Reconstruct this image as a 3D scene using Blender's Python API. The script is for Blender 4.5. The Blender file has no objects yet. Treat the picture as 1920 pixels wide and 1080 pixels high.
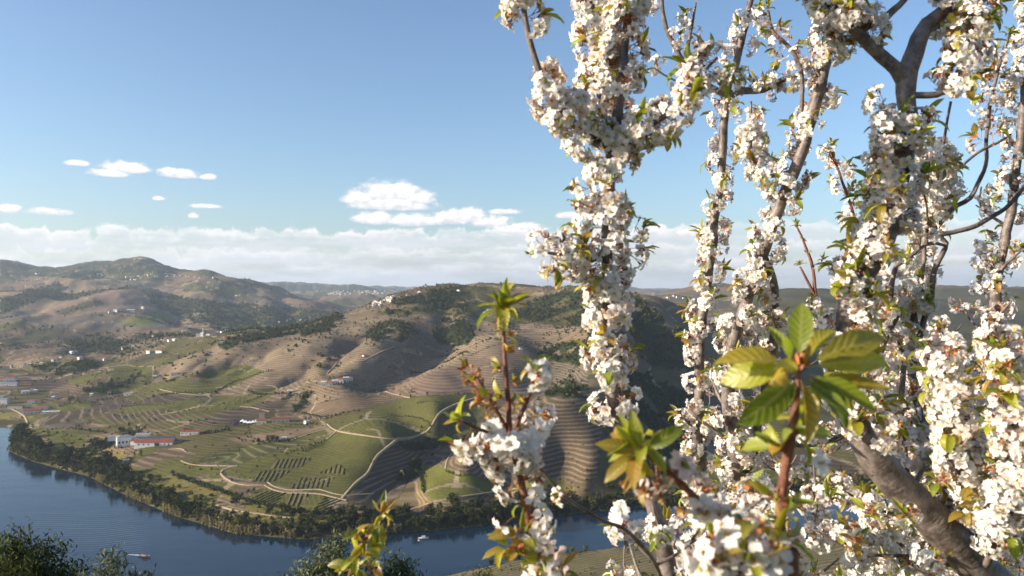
import bpy, math, random
import numpy as np

# ------------------------------------------------------------------ camera, sky, sun, exposure
W, H, F = 1920.0, 1080.0, 1478.0           # photograph size and focal length in its pixels
CX, CY = 960.0, 540.0
CAM_Z = 222.0                              # metres above the river
SUN_AZ, SUN_EL = math.radians(-103), math.radians(17.5)   # azimuth from +Y (view direction), negative = left
scene = bpy.context.scene
col = scene.collection

cam_data = bpy.data.cameras.new('camera')
cam = bpy.data.objects.new('camera', cam_data)
col.objects.link(cam)
cam.location = (0, 0, CAM_Z)
cam.rotation_euler = (math.radians(90), 0, 0)
cam_data.sensor_width = 36.0
cam_data.lens = 36.0 * F / W
cam_data.clip_start = 0.05
cam_data.clip_end = 60000
cam_data.dof.use_dof = True
cam_data.dof.focus_distance = 5.0
cam_data.dof.aperture_fstop = 6.3
scene.camera = cam

sun_data = bpy.data.lights.new('sun', 'SUN')
sun_data.energy = 5.0
sun_data.angle = math.radians(0.5)
sun_data.color = (1.0, 0.85, 0.66)
sun = bpy.data.objects.new('sun', sun_data)
col.objects.link(sun)
sd = (math.cos(SUN_EL) * math.sin(SUN_AZ), math.cos(SUN_EL) * math.cos(SUN_AZ), math.sin(SUN_EL))
from mathutils import Vector, Matrix, noise as mnoise
sun.rotation_euler = Vector(sd).to_track_quat('Z', 'Y').to_euler()

scene.view_settings.view_transform = 'Standard'
scene.view_settings.look = 'None'
scene.view_settings.gamma = 1.0
scene.view_settings.use_curve_mapping = False
scene.view_settings.exposure = 1.2
scene.render.engine = 'CYCLES'
scene.cycles.max_bounces = 5
scene.cycles.diffuse_bounces = 2
scene.cycles.glossy_bounces = 2
scene.cycles.transmission_bounces = 3
scene.cycles.transparent_max_bounces = 6
scene.cycles.volume_bounces = 0
scene.cycles.sample_clamp_indirect = 4.0
scene.cycles.adaptive_threshold = 0.02

class Nodes:
    """small helper around a node tree"""
    def __init__(self, tree):
        self.t = tree
        tree.nodes.clear()
    def new(self, kind, **kw):
        n = self.t.nodes.new(kind)
        for k, v in kw.items():
            setattr(n, k, v)
        return n
    def link(self, a, b):
        self.t.links.new(a, b)
    def put(self, sock, v):
        if v is None:
            return
        if hasattr(v, 'is_output'):
            self.link(v, sock)
        else:
            sock.default_value = v
    def m(self, op, a=None, b=None, c=None, clamp=False):
        n = self.new('ShaderNodeMath', operation=op, use_clamp=clamp)
        for i, v in enumerate((a, b, c)):
            self.put(n.inputs[i], v)
        return n.outputs[0]
    def mix(self, fac, a, b, blend='MIX'):
        n = self.new('ShaderNodeMix', data_type='RGBA', blend_type=blend)
        self.put(n.inputs[0], fac)
        self.put(n.inputs[6], a)
        self.put(n.inputs[7], b)
        return n.outputs[2]
    def ramp(self, v, lo, hi, a=0.0, b=1.0, smooth=True):
        n = self.new('ShaderNodeMapRange', interpolation_type='SMOOTHSTEP' if smooth else 'LINEAR')
        self.put(n.inputs[0], v)
        for i, x in enumerate((lo, hi, a, b)):
            self.put(n.inputs[i + 1], x)
        return n.outputs[0]
    def noise(self, vec=None, scale=1.0, detail=3.0, rough=0.55, dist=0.0, dim='3D'):
        n = self.new('ShaderNodeTexNoise', noise_dimensions=dim)
        if vec is not None:
            self.link(vec, n.inputs['Vector'])
        n.inputs['Scale'].default_value = scale
        n.inputs['Detail'].default_value = detail
        n.inputs['Roughness'].default_value = rough
        n.inputs['Distortion'].default_value = dist
        return n.outputs[0]
    def comb(self, x, y, z=0.0):
        n = self.new('ShaderNodeCombineXYZ')
        for i, v in enumerate((x, y, z)):
            self.put(n.inputs[i], v)
        return n.outputs[0]
    def sep(self, v):
        n = self.new('ShaderNodeSeparateXYZ')
        self.link(v, n.inputs[0])
        return n.outputs
    def scale(self, v, s):
        n = self.new('ShaderNodeVectorMath', operation='MULTIPLY')
        self.link(v, n.inputs[0])
        n.inputs[1].default_value = s
        return n.outputs[0]

# ---- world: Nishita sky with a low bank of fair-weather cloud and a few puffs
world = bpy.data.worlds.new('World')
scene.world = world
world.use_nodes = True
world.cycles.sampling_method = 'MANUAL'
world.cycles.sample_map_resolution = 512
N = Nodes(world.node_tree)
sky = N.new('ShaderNodeTexSky', sky_type='NISHITA', sun_disc=False)
sky.sun_elevation = SUN_EL
sky.sun_rotation = SUN_AZ
sky.altitude = 300
sky.air_density = 1.0
sky.dust_density = 1.5
sky.ozone_density = 3.1
geo = N.new('ShaderNodeTexCoord')
dx, dy, dz = N.sep(geo.outputs['Generated'])
az = N.m('ARCTAN2', dx, dy)
el = N.m('ARCSINE', dz)
base = N.comb(az, el, 0.0)
# billowing edge noise shared by every cloud
warp = N.noise(N.scale(base, (18.0, 26.0, 1.0)), 1.0, 6.0, 0.62)
warp = N.m('SUBTRACT', warp, 0.5)
fine = N.noise(N.scale(base, (70.0, 105.0, 1.0)), 1.0, 6.0, 0.68)
fine = N.m('SUBTRACT', fine, 0.5)

def pix_dir(px, py):
    v = Vector(((px - CX) / F, 1.0, -(py - CY) / F)).normalized()
    return math.atan2(v.x, v.y), math.asin(v.z)

# (px, py, half width, half height, flat base amount, strength) of single puffs
PUFFS = [(142, 307, 22, 9, 1.0, 0.9), (205, 327, 38, 11, 1.4, 1.0), (238, 318, 42, 15, 1.4, 1.05), (334, 328, 38, 13, 1.0, 1.0), (318, 322, 22, 10, 1.0, 1.0),
         (391, 333, 18, 8, 0.8, 0.95), (298, 372, 13, 7, 0.5, 0.75), (385, 387, 40, 7, 0.6, 0.75), (362, 405, 14, 9, 0.6, 0.7),
         (672, 376, 34, 24, 1.3, 1.0), (718, 366, 44, 30, 1.2, 1.05), (752, 366, 42, 28, 1.2, 1.05), (785, 376, 34, 22, 1.2, 1.0), (735, 386, 85, 20, 1.0, 1.0),
         (700, 412, 50, 18, 1.0, 1.0), (780, 416, 70, 18, 1.0, 1.0), (840, 412, 42, 20, 1.0, 1.0), (880, 408, 36, 22, 1.0, 1.0), (925, 420, 44, 18, 1.0, 1.0), (975, 430, 60, 16, 1.0, 0.95),
         (945, 398, 44, 9, 0.8, 0.75), (1232, 430, 24, 15, 0.8, 0.9), (1285, 440, 22, 15, 0.8, 0.9), (1075, 405, 46, 11, 0.8, 0.75),
         (90, 398, 50, 12, 0.5, 0.6), (15, 392, 30, 14, 0.5, 0.6), (2100, 430, 90, 24, 1.0, 0.95), (-240, 400, 90, 24, 1.0, 0.95)]
def vec(op, a, b=None, c=None):
    n_ = N.new('ShaderNodeVectorMath', operation=op)
    for i_, v_ in enumerate((a, b, c)):
        N.put(n_.inputs[i_], v_)
    return n_.outputs['Value'] if op == 'LENGTH' else n_.outputs[0]
rmin, up = None, None
for (px, py, rx, ry, fb, st) in PUFFS:
    a0, e0 = pix_dir(px, py)
    p0 = vec('MULTIPLY_ADD', base, (F / rx, F / ry, 0), (-a0 * F / rx, -e0 * F / ry, 0))
    p_ = vec('MAXIMUM', p0, vec('MULTIPLY', p0, (-1.0, -1.0 - fb, 1.0)))      # flatter undersides
    r = N.m('ADD', vec('LENGTH', p_), (1.0 - st) * 0.6)
    h_ = N.sep(p0)[1]
    if rmin is None:
        rmin, up = r, h_
    else:
        first = N.m('LESS_THAN', r, rmin)
        up = N.m('ADD', N.m('MULTIPLY', first, h_), N.m('MULTIPLY', N.m('SUBTRACT', 1.0, first), up))
        rmin = N.m('MINIMUM', rmin, r)
rw = N.m('SUBTRACT', N.m('SUBTRACT', rmin, N.m('MULTIPLY', warp, 0.9)), N.m('MULTIPLY', fine, 1.1))
total = N.ramp(rw, 1.08, 0.62)
# sunlit tops, greyer undersides, some relief between the billows
warp_l = N.noise(vec('ADD', N.scale(base, (70.0, 105.0, 1.0)), (-0.35, 0.5, 0)), 1.0, 3.0, 0.6)
relief = N.m('SUBTRACT', N.m('ADD', fine, 0.5), warp_l)
lit = N.m('MULTIPLY', total, N.ramp(N.m('ADD', up, N.m('MULTIPLY', relief, 1.6)), -0.55, 0.45))
# the long layered bank above the horizon: two rows of billows over a pale streaky base
def billow(sx, sy, off):
    nz = N.noise(vec('ADD', N.scale(base, (sx, sy, 1.0)), (off, off * 0.37, off)), 1.0, 4.0, 0.55)
    return N.m('MULTIPLY', N.m('ABSOLUTE', N.m('SUBTRACT', nz, 0.5)), 2.0)
bn = N.noise(N.scale(base, (8.0, 46.0, 1.0)), 1.0, 6.0, 0.62)
slope_ = N.m('ADD', math.radians(4.55), N.m('MULTIPLY', az, math.radians(0.9)))
bank, crest = None, None
for (off, drop, sx, amp) in ((0.0, 0.0, 24.0, 1.9), (7.3, 1.35, 30.0, 1.7), (15.1, 2.6, 22.0, 1.5)):
    e1 = N.m('SUBTRACT', N.m('ADD', slope_, N.m('MULTIPLY', warp, math.radians(1.5))), N.m('MULTIPLY', billow(sx, sx * 0.7, off), math.radians(amp)))
    e1 = N.m('SUBTRACT', N.m('ADD', e1, N.m('MULTIPLY', fine, math.radians(0.5))), math.radians(drop))
    dd = N.m('SUBTRACT', e1, el)
    cov = N.ramp(dd, math.radians(-0.08), math.radians(0.30))
    top_ = N.m('MULTIPLY', cov, N.ramp(dd, math.radians(0.95), math.radians(0.05), 0.10, 1.0))
    bank = cov if bank is None else N.m('MAXIMUM', bank, cov)
    crest = top_ if crest is None else N.m('MAXIMUM', crest, N.m('MULTIPLY', top_, 0.8))
bank = N.m('MULTIPLY', bank, N.ramp(bn, 0.36, 0.60, 0.32, 0.90))
bank = N.m('MULTIPLY', bank, N.ramp(el, -0.03, -0.005))
cloud = N.m('MINIMUM', N.m('MAXIMUM', total, bank), 1.0)
bright = N.m('MAXIMUM', lit, crest)
cl_col = N.mix(bright, (3.9, 4.0, 4.25, 1), (5.8, 5.6, 5.4, 1))
out_c = N.mix(cloud, sky.outputs[0], cl_col)
bg = N.new('ShaderNodeBackground')
N.link(out_c, bg.inputs[0])
bg.inputs[1].default_value = 0.09
wo = N.new('ShaderNodeOutputWorld')
N.link(bg.outputs[0], wo.inputs[0])

# ------------------------------------------------------------------ helpers
def tag(o, label=None, cat=None, group=None, kind=None):
    if label: o['label'] = label
    if cat: o['category'] = cat
    if group: o['group'] = group
    if kind: o['kind'] = kind
    return o

def mesh_np(name, verts, faces, mats, mat_idx=None, smooth=False, attrs=None):
    """verts (n,3); faces (m,3) or (m,4) numpy or list of such arrays -> mesh"""
    me = bpy.data.meshes.new(name)
    verts = np.asarray(verts, dtype=np.float32)
    if not isinstance(faces, list):
        faces = [faces]
    faces = [np.asarray(f, dtype=np.int32) for f in faces if len(f)]
    loops = np.concatenate([f.ravel() for f in faces])
    sizes = np.concatenate([np.full(len(f), f.shape[1], np.int32) for f in faces])
    starts = np.concatenate([[0], np.cumsum(sizes)[:-1]]).astype(np.int32)
    me.vertices.add(len(verts))
    me.vertices.foreach_set('co', verts.ravel())
    me.loops.add(len(loops))
    me.loops.foreach_set('vertex_index', loops)
    me.polygons.add(len(sizes))
    me.polygons.foreach_set('loop_start', starts)
    try:
        me.polygons.foreach_set('loop_total', sizes)
    except Exception:
        pass
    for m_ in (mats if isinstance(mats, (list, tuple)) else [mats]):
        me.materials.append(m_)
    if mat_idx is not None:
        me.polygons.foreach_set('material_index', np.asarray(mat_idx, np.int32))
    if smooth:
        me.polygons.foreach_set('use_smooth', np.ones(len(sizes), bool))
    me.update(calc_edges=True)
    if attrs:
        for k, arr in attrs.items():
            arr = np.asarray(arr, np.float32)
            if arr.ndim == 1:
                a = me.attributes.new(k, 'FLOAT', 'POINT')
                a.data.foreach_set('value', arr)
            else:
                a = me.attributes.new(k, 'FLOAT_COLOR', 'POINT')
                if arr.shape[1] == 3:
                    arr = np.concatenate([arr, np.ones((len(arr), 1), np.float32)], 1)
                a.data.foreach_set('color', arr.ravel())
    return me

def link(name, me, parent=None, loc=None):
    o = bpy.data.objects.new(name, me)
    col.objects.link(o)
    if parent is not None: o.parent = parent
    if loc is not None: o.location = loc
    return o

def empty(name, loc=(0, 0, 0), rz=0.0):
    o = bpy.data.objects.new(name, None)
    o.empty_display_size = 0.2
    col.objects.link(o)
    o.location = loc
    o.rotation_euler = (0, 0, rz)
    return o

class MB:
    """collects boxes, prisms and tubes into one mesh"""
    def __init__(self): self.v, self.f, self.mi = [], [], []
    def add(self, verts, faces, mi=0):
        o = len(self.v)
        self.v += [tuple(p) for p in verts]
        self.f += [tuple(i + o for i in f) for f in faces]
        self.mi += [mi] * len(faces)
        return self
    def box(self, x0, x1, y0, y1, z0, z1, mi=0):
        return self.add([(x0, y0, z0), (x1, y0, z0), (x1, y1, z0), (x0, y1, z0), (x0, y0, z1), (x1, y0, z1), (x1, y1, z1), (x0, y1, z1)],
                        [(0, 3, 2, 1), (4, 5, 6, 7), (0, 1, 5, 4), (1, 2, 6, 5), (2, 3, 7, 6), (3, 0, 4, 7)], mi)
    def gable(self, x0, x1, y0, y1, z0, zr, over=0.4, th=0.25, mi=0):
        """pitched roof, ridge along x, as two thick slabs"""
        ym = (y0 + y1) / 2
        k = (zr - z0) / (ym - y0)
        a0, a1, xa, xb = y0 - over, y1 + over, x0 - over, x1 + over
        ze = z0 - over * k
        v = []
        for x in (xa, xb):
            v += [(x, a0, ze), (x, ym, zr), (x, a1, ze), (x, a1, ze + th), (x, ym, zr + th), (x, a0, ze + th)]
        f = [(0, 5, 4, 1), (1, 4, 3, 2), (6, 7, 10, 11), (7, 8, 9, 10), (5, 11, 10, 4), (4, 10, 9, 3), (0, 1, 7, 6), (1, 2, 8, 7), (0, 6, 11, 5), (2, 3, 9, 8)]
        return self.add(v, f, mi)
    def walls(self, x0, x1, y0, y1, z0, z1, zr, mi=0):
        """walls with gable ends, ridge along x"""
        ym = (y0 + y1) / 2
        v = [(x0, y0, z0), (x1, y0, z0), (x1, y1, z0), (x0, y1, z0), (x0, y0, z1), (x1, y0, z1), (x1, y1, z1), (x0, y1, z1), (x0, ym, zr), (x1, ym, zr)]
        f = [(0, 1, 5, 4), (2, 3, 7, 6), (1, 2, 6, 9, 5), (3, 0, 4, 8, 7)]
        return self.add(v, f, mi)
    def tube(self, pts, radii, seg=8, mi=0, cap=True):
        pts = [Vector(p) for p in pts]
        rings = []
        up = None
        for i, p in enumerate(pts):
            t = (pts[min(i + 1, len(pts) - 1)] - pts[max(i - 1, 0)])
            if t.length < 1e-9: t = Vector((0, 0, 1))
            t.normalize()
            if up is None:
                up = Vector((1, 0, 0)) if abs(t.x) < 0.8 else Vector((0, 1, 0))
            s = t.cross(up); s.normalize()
            up = s.cross(t); up.normalize()
            r = radii[i] if hasattr(radii, '__len__') else radii
            rings.append([p + (s * math.cos(2 * math.pi * k / seg) + up * math.sin(2 * math.pi * k / seg)) * r for k in range(seg)])
        v = [q for ring in rings for q in ring]
        f = []
        for i in range(len(rings) - 1):
            for k in range(seg):
                a, b = i * seg + k, i * seg + (k + 1) % seg
                f.append((a, b, b + seg, a + seg))
        if cap:
            f.append(tuple(reversed(range(seg))))
            f.append(tuple(range((len(rings) - 1) * seg, len(rings) * seg)))
        return self.add(v, f, mi)
    def mesh(self, name, mats, smooth=False):
        me = bpy.data.meshes.new(name)
        me.from_pydata(self.v, [], self.f)
        for m_ in (mats if isinstance(mats, (list, tuple)) else [mats]):
            me.materials.append(m_)
        me.polygons.foreach_set('material_index', self.mi)
        if smooth:
            me.polygons.foreach_set('use_smooth', [True] * len(self.f))
        me.update()
        return me
    def build(self, name, mats, parent=None, loc=None, smooth=False):
        return link(name, self.mesh(name, mats, smooth), parent, loc)

def principled(name, color, rough=0.8, spec=0.2, noise_scale=None, noise_amt=0.15, bump=0.0, bump_scale=None, bump_dist=0.02):
    m = bpy.data.materials.new(name)
    m.use_nodes = True
    n = Nodes(m.node_tree)
    b = n.new('ShaderNodeBsdfPrincipled')
    o = n.new('ShaderNodeOutputMaterial')
    n.link(b.outputs[0], o.inputs[0])
    b.inputs['Roughness'].default_value = rough
    b.inputs['Specular IOR Level'].default_value = spec
    c = (*color, 1)
    tc = n.new('ShaderNodeTexCoord').outputs['Object']
    if noise_scale:
        f = n.noise(tc, noise_scale, 5.0, 0.6)
        dark = tuple(x * (1 - noise_amt) for x in color) + (1,)
        light = tuple(min(1, x * (1 + noise_amt)) for x in color) + (1,)
        n.link(n.mix(n.ramp(f, 0.3, 0.7), dark, light), b.inputs['Base Color'])
    else:
        b.inputs['Base Color'].default_value = c
    if bump:
        bn_ = n.new('ShaderNodeBump')
        bn_.inputs['Strength'].default_value = bump
        bn_.inputs['Distance'].default_value = bump_dist
        n.link(n.noise(tc, bump_scale or noise_scale or 5.0, 5.0, 0.65), bn_.inputs['Height'])
        n.link(bn_.outputs[0], b.inputs['Normal'])
    return m

def hash01(a, b, seed):
    h = (a.astype(np.int64) * 374761393 + b.astype(np.int64) * 668265263 + seed * 974634541) & 0x7fffffff
    h = (h ^ (h >> 13)) * 1274126177 & 0x7fffffff
    h = h ^ (h >> 16)
    return (h & 0xffffff) / float(0xffffff)

def vnoise(x, y, seed=0):
    xi, yi = np.floor(x), np.floor(y)
    fx, fy = x - xi, y - yi
    fx = fx * fx * fx * (fx * (fx * 6 - 15) + 10)
    fy = fy * fy * fy * (fy * (fy * 6 - 15) + 10)
    a, b = hash01(xi, yi, seed), hash01(xi + 1, yi, seed)
    c, d = hash01(xi, yi + 1, seed), hash01(xi + 1, yi + 1, seed)
    return (a + (b - a) * fx) * (1 - fy) + (c + (d - c) * fx) * fy

def fbm(x, y, octaves=4, seed=0, gain=0.5):
    s, amp, tot = 0.0, 1.0, 0.0
    for o in range(octaves):
        s = s + amp * (vnoise(x * 2 ** o, y * 2 ** o, seed + o) - 0.5) * 2
        tot += amp
        amp *= gain
    return s / tot

def sstep(x, a, b):
    t = np.clip((x - a) / (b - a), 0, 1)
    return t * t * (3 - 2 * t)

def in_poly(px, py, poly):
    inside = np.zeros(px.shape, bool)
    n_ = len(poly)
    for i in range(n_):
        x0, y0 = poly[i]
        x1, y1 = poly[(i + 1) % n_]
        if y0 == y1: continue
        c = ((y0 > py) != (y1 > py)) & (px < (x1 - x0) * (py - y0) / (y1 - y0) + x0)
        inside ^= c
    return inside

rng = random.Random(7)
# ------------------------------------------------------------------ terrain
# control points read off the photograph: (px, py, height above the river).  The distance follows
# from the height; where the line of sight is nearly level the distance is given instead.
CZ = [  # px, py, z
    (60, 800, 16), (110, 820, 15), (190, 850, 10), (270, 832, 21), (330, 828, 24), (330, 880, 14), (440, 920, 13), (500, 960, 8), (640, 950, 9),
    (600, 890, 20), (620, 830, 33), (480, 838, 27), (400, 790, 36), (630, 800, 41), (745, 825, 40), (820, 785, 51), (860, 758, 60),
    (705, 862, 28), (660, 922, 14), (760, 885, 12), (735, 900, 10), (835, 822, 29), (790, 845, 20), (785, 940, 5), (900, 800, 38), (735, 945, 4), (705, 925, 8),
    (850, 890, 22), (800, 920, 13), (900, 920, 13), (870, 860, 33), (1060, 762, 76), (1000, 795, 60), (945, 885, 13), (925, 860, 22), (1005, 850, 39), (990, 900, 20), (1055, 850, 35), (1065, 905, 16), (955, 912, 8), (1110, 860, 36), (1100, 905, 20), (950, 935, 8),
    (750, 780, 50), (700, 748, 62), (880, 735, 70), (480, 796, 36), (540, 790, 40), (600, 738, 62), (640, 722, 74), (590, 752, 52), (520, 755, 46),
    (350, 740, 40), (200, 740, 27), (100, 748, 19), (60, 768, 13), (20, 720, 30), (450, 700, 60), (367, 715, 50), (290, 735, 36), (270, 712, 42), (215, 720, 36), (200, 690, 54),
    (180, 685, 52), (110, 705, 38), (150, 672, 66), (55, 690, 48), (0, 700, 40), (322, 694, 60), (350, 688, 68), (420, 655, 94),
]
CD = [  # px, py, distance
    # left silhouette and crest of the central hill
    (440, 634, 1720), (560, 599, 1900), (640, 582, 2000), (700, 567, 2080), (765, 547, 2180), (830, 530, 2260), (900, 527, 2300), (1000, 533, 2330), (1040, 545, 2320), (1090, 533, 2150), (1150, 546, 1950), (1185, 558, 1650),
    # first spur, its shaded valley, second spur
    (767, 625, 1620), (720, 652, 1500), (675, 677, 1400), (612, 702, 1300), (640, 640, 1620), (560, 660, 1540), (580, 630, 1720),
    (830, 668, 1620), (790, 688, 1510), (745, 706, 1410), (690, 730, 1300), (805, 640, 1690), 
    (1060, 618, 1640), (930, 642, 1480), (860, 668, 1390), (800, 692, 1320), (720, 726, 1225),
    (870, 708, 1240), (950, 715, 1200), (1000, 715, 1260), (1045, 735, 1180), (1040, 665, 1440), (990, 665, 1400),
    (845, 615, 1760), (890, 590, 1930), (820, 575, 2010), (950, 570, 2050), (1060, 575, 1950), (1100, 600, 1750), (760, 580, 1950), (690, 605, 1830),
    # dark right flank
    (1140, 600, 1450), (1140, 680, 1200), (1135, 760, 1020), (1130, 840, 900), (1240, 590, 1560), (1300, 645, 1500), (1340, 700, 1450), (1200, 660, 1430), (1250, 700, 1400), (1290, 740, 1350), (1200, 740, 1150), (1250, 800, 1120),
    (1180, 840, 950), (1230, 870, 920), (1200, 920, 830), (1430, 800, 1150), (1430, 880, 930),
    # valley behind the dark flank and the hills on the right
    (1300, 620, 2500), (1400, 640, 2200), (1230, 563, 3200), (1262, 545, 3700), (1210, 556, 3500), (1350, 548, 3900), (1450, 551, 4000), (1560, 545, 4200), (1700, 545, 4200), (1830, 548, 4000), (1920, 551, 3900), (2200, 560, 3900),
    (1500, 600, 2600), (1700, 640, 2300), (1600, 720, 1700), (1780, 760, 1500), (1900, 650, 2200), (2200, 700, 2000), (1650, 830, 1020), (1850, 850, 1010), (2200, 840, 1050), (1500, 660, 2000),
    # left mountains
    (0, 491, 6200), (60, 497, 6300), (110, 503, 6200), (180, 493, 5800), (255, 488, 5600), (300, 499, 5500), (330, 509, 5300), (380, 508, 5000), (410, 519, 4800), (440, 533, 4600), (500, 553, 4300), (560, 570, 4050), (620, 588, 3800),
    (500, 600, 3300), (560, 612, 3000), (450, 622, 2900), (400, 632, 2450), (330, 625, 2500),
    (250, 542, 3900), (160, 560, 3500), (80, 585, 3000), (20, 610, 2650), (330, 570, 3700), (380, 595, 3250), (290, 580, 3300), (60, 525, 4600), (200, 525, 4700), (300, 525, 4750),
    (100, 640, 2250), (200, 630, 2450), (250, 655, 2000), (180, 655, 2050), (60, 660, 1950), (0, 660, 2000), (300, 645, 2150),
    (-200, 500, 6000), (-200, 600, 2800), (-200, 700, 1700), (-500, 520, 5500), (-500, 650, 2000),
    # plateau behind
    (470, 538, 9500), (600, 536, 10500), (750, 543, 10500), (620, 551, 7000), (720, 556, 7000), (560, 562, 5600), (680, 572, 5200),
    (900, 545, 9500), (1150, 545, 9500), (0, 500, 10500), (300, 515, 10500), (1500, 552, 10500), (2200, 560, 10500), (-500, 520, 10500),
]
HID = [  # u = x/D, D, z : ground hidden behind crests
    (-0.28, 2450, 62), (-0.20, 2600, 66), (-0.13, 2900, 80), (-0.05, 3100, 95), (0.05, 3000, 100), (0.12, 2700, 95), (0.17, 2300, 90),
    (-0.05, 4500, 130), (0.1, 4500, 120), (-0.10, 6000, 150), (0.05, 6500, 160), (-0.48, 8000, 340), (-0.6, 8000, 340), (0.4, 6500, 160), (0.2, 6500, 160),
    (-0.35, 7200, 200), (-0.95, 3000, 150), (-0.95, 6000, 350), (-0.95, 1600, 60), (0.95, 1500, 50), (0.95, 3500, 200), (0.95, 8000, 230),
]
cu, cv, cz_ = [], [], []
for (px, py, z) in CZ:
    D = (CAM_Z - z) * F / (py - CY)
    cu.append((px - CX) / F); cv.append(math.log(D)); cz_.append(z)
for (px, py, D) in CD:
    cu.append((px - CX) / F); cv.append(math.log(D)); cz_.append(CAM_Z - D * (py - CY) / F)
for (u, D, z) in HID:
    cu.append(u); cv.append(math.log(D)); cz_.append(z)
# low ground just inland of the far bank
SHORE = [(-3200, 1900), (-1400, 1400), (-1030, 1312), (-810, 1262), (-752, 1225), (-728, 1150), (-690, 1078), (-615, 1010), (-499, 929), (-410, 841), (-326, 766), (-249, 712), (-188, 697), (-106, 711), (-30, 735), (20, 758),
         (74, 779), (130, 798), (247, 831), (420, 868), (580, 905), (900, 980), (1500, 1200), (3200, 1900)]
NEAR = [(-3200, 250), (-800, 470), (-300, 545), (-120, 580), (-60, 600), (0, 640), (60, 664), (100, 676), (300, 695), (600, 735), (1500, 900), (3200, 1500)]
SX, SY = np.array([p[0] for p in SHORE], float), np.array([p[1] for p in SHORE], float)
NX, NY = np.array([p[0] for p in NEAR], float), np.array([p[1] for p in NEAR], float)
for x in (-1200, -1000, -850, 250, 400, 600, 900, 1300):
    y = np.interp(x, SX, SY) + 40
    cu.append(x / y); cv.append(math.log(y)); cz_.append(9.0)
for x in (-500, -400, -300, -200, -100, 0, 80, 140):
    y = np.interp(x, SX, SY) + 22
    cu.append(x / y); cv.append(math.log(y)); cz_.append(5.5)
cu, cv, cz_ = np.array(cu) * 2.2, np.array(cv), np.array(cz_)

def tps_kernel(r2):
    return 0.5 * r2 * np.log(r2 + 1e-12)

_n = len(cu)
_r2 = (cu[:, None] - cu[None]) ** 2 + (cv[:, None] - cv[None]) ** 2
_A = np.zeros((_n + 3, _n + 3))
_A[:_n, :_n] = tps_kernel(_r2) + np.eye(_n) * 2e-5
_P = np.stack([np.ones(_n), cu, cv], 1)
_A[:_n, _n:] = _P
_A[_n:, :_n] = _P.T
_b = np.zeros(_n + 3)
# fit z relative to distance so that near and far points weigh alike
_b[:_n] = cz_ / np.exp(cv)
_wts = np.linalg.solve(_A, _b)

def tps(u, v):
    u = u * 2.2
    out = np.zeros(u.shape)
    flat_u, flat_v = u.ravel(), v.ravel()
    res = np.zeros(flat_u.shape)
    for s in range(0, len(flat_u), 40000):
        uu, vv = flat_u[s:s + 40000, None], flat_v[s:s + 40000, None]
        k = tps_kernel((uu - cu[None]) ** 2 + (vv - cv[None]) ** 2)
        res[s:s + 40000] = k @ _wts[:_n] + _wts[_n] + uu[:, 0] * _wts[_n + 1] + vv[:, 0] * _wts[_n + 2]
    return res.reshape(u.shape)

# grid: columns are bearings, rows are distances (finer where the slopes face us)
COLS = np.concatenate([np.linspace(-0.95, -0.68, 40, endpoint=False), np.linspace(-0.68, 0.20, 660, endpoint=False), np.linspace(0.20, 0.95, 190)])
ROWS = np.exp(np.concatenate([np.linspace(math.log(24), math.log(520), 34, endpoint=False), np.linspace(math.log(520), math.log(2450), 310, endpoint=False),
                              np.linspace(math.log(2450), math.log(7000), 105, endpoint=False), np.linspace(math.log(7000), math.log(24000), 30)]))
U, V = np.meshgrid(COLS, np.log(ROWS))
GD = np.exp(V)
GX, GY = U * GD, GD

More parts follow.
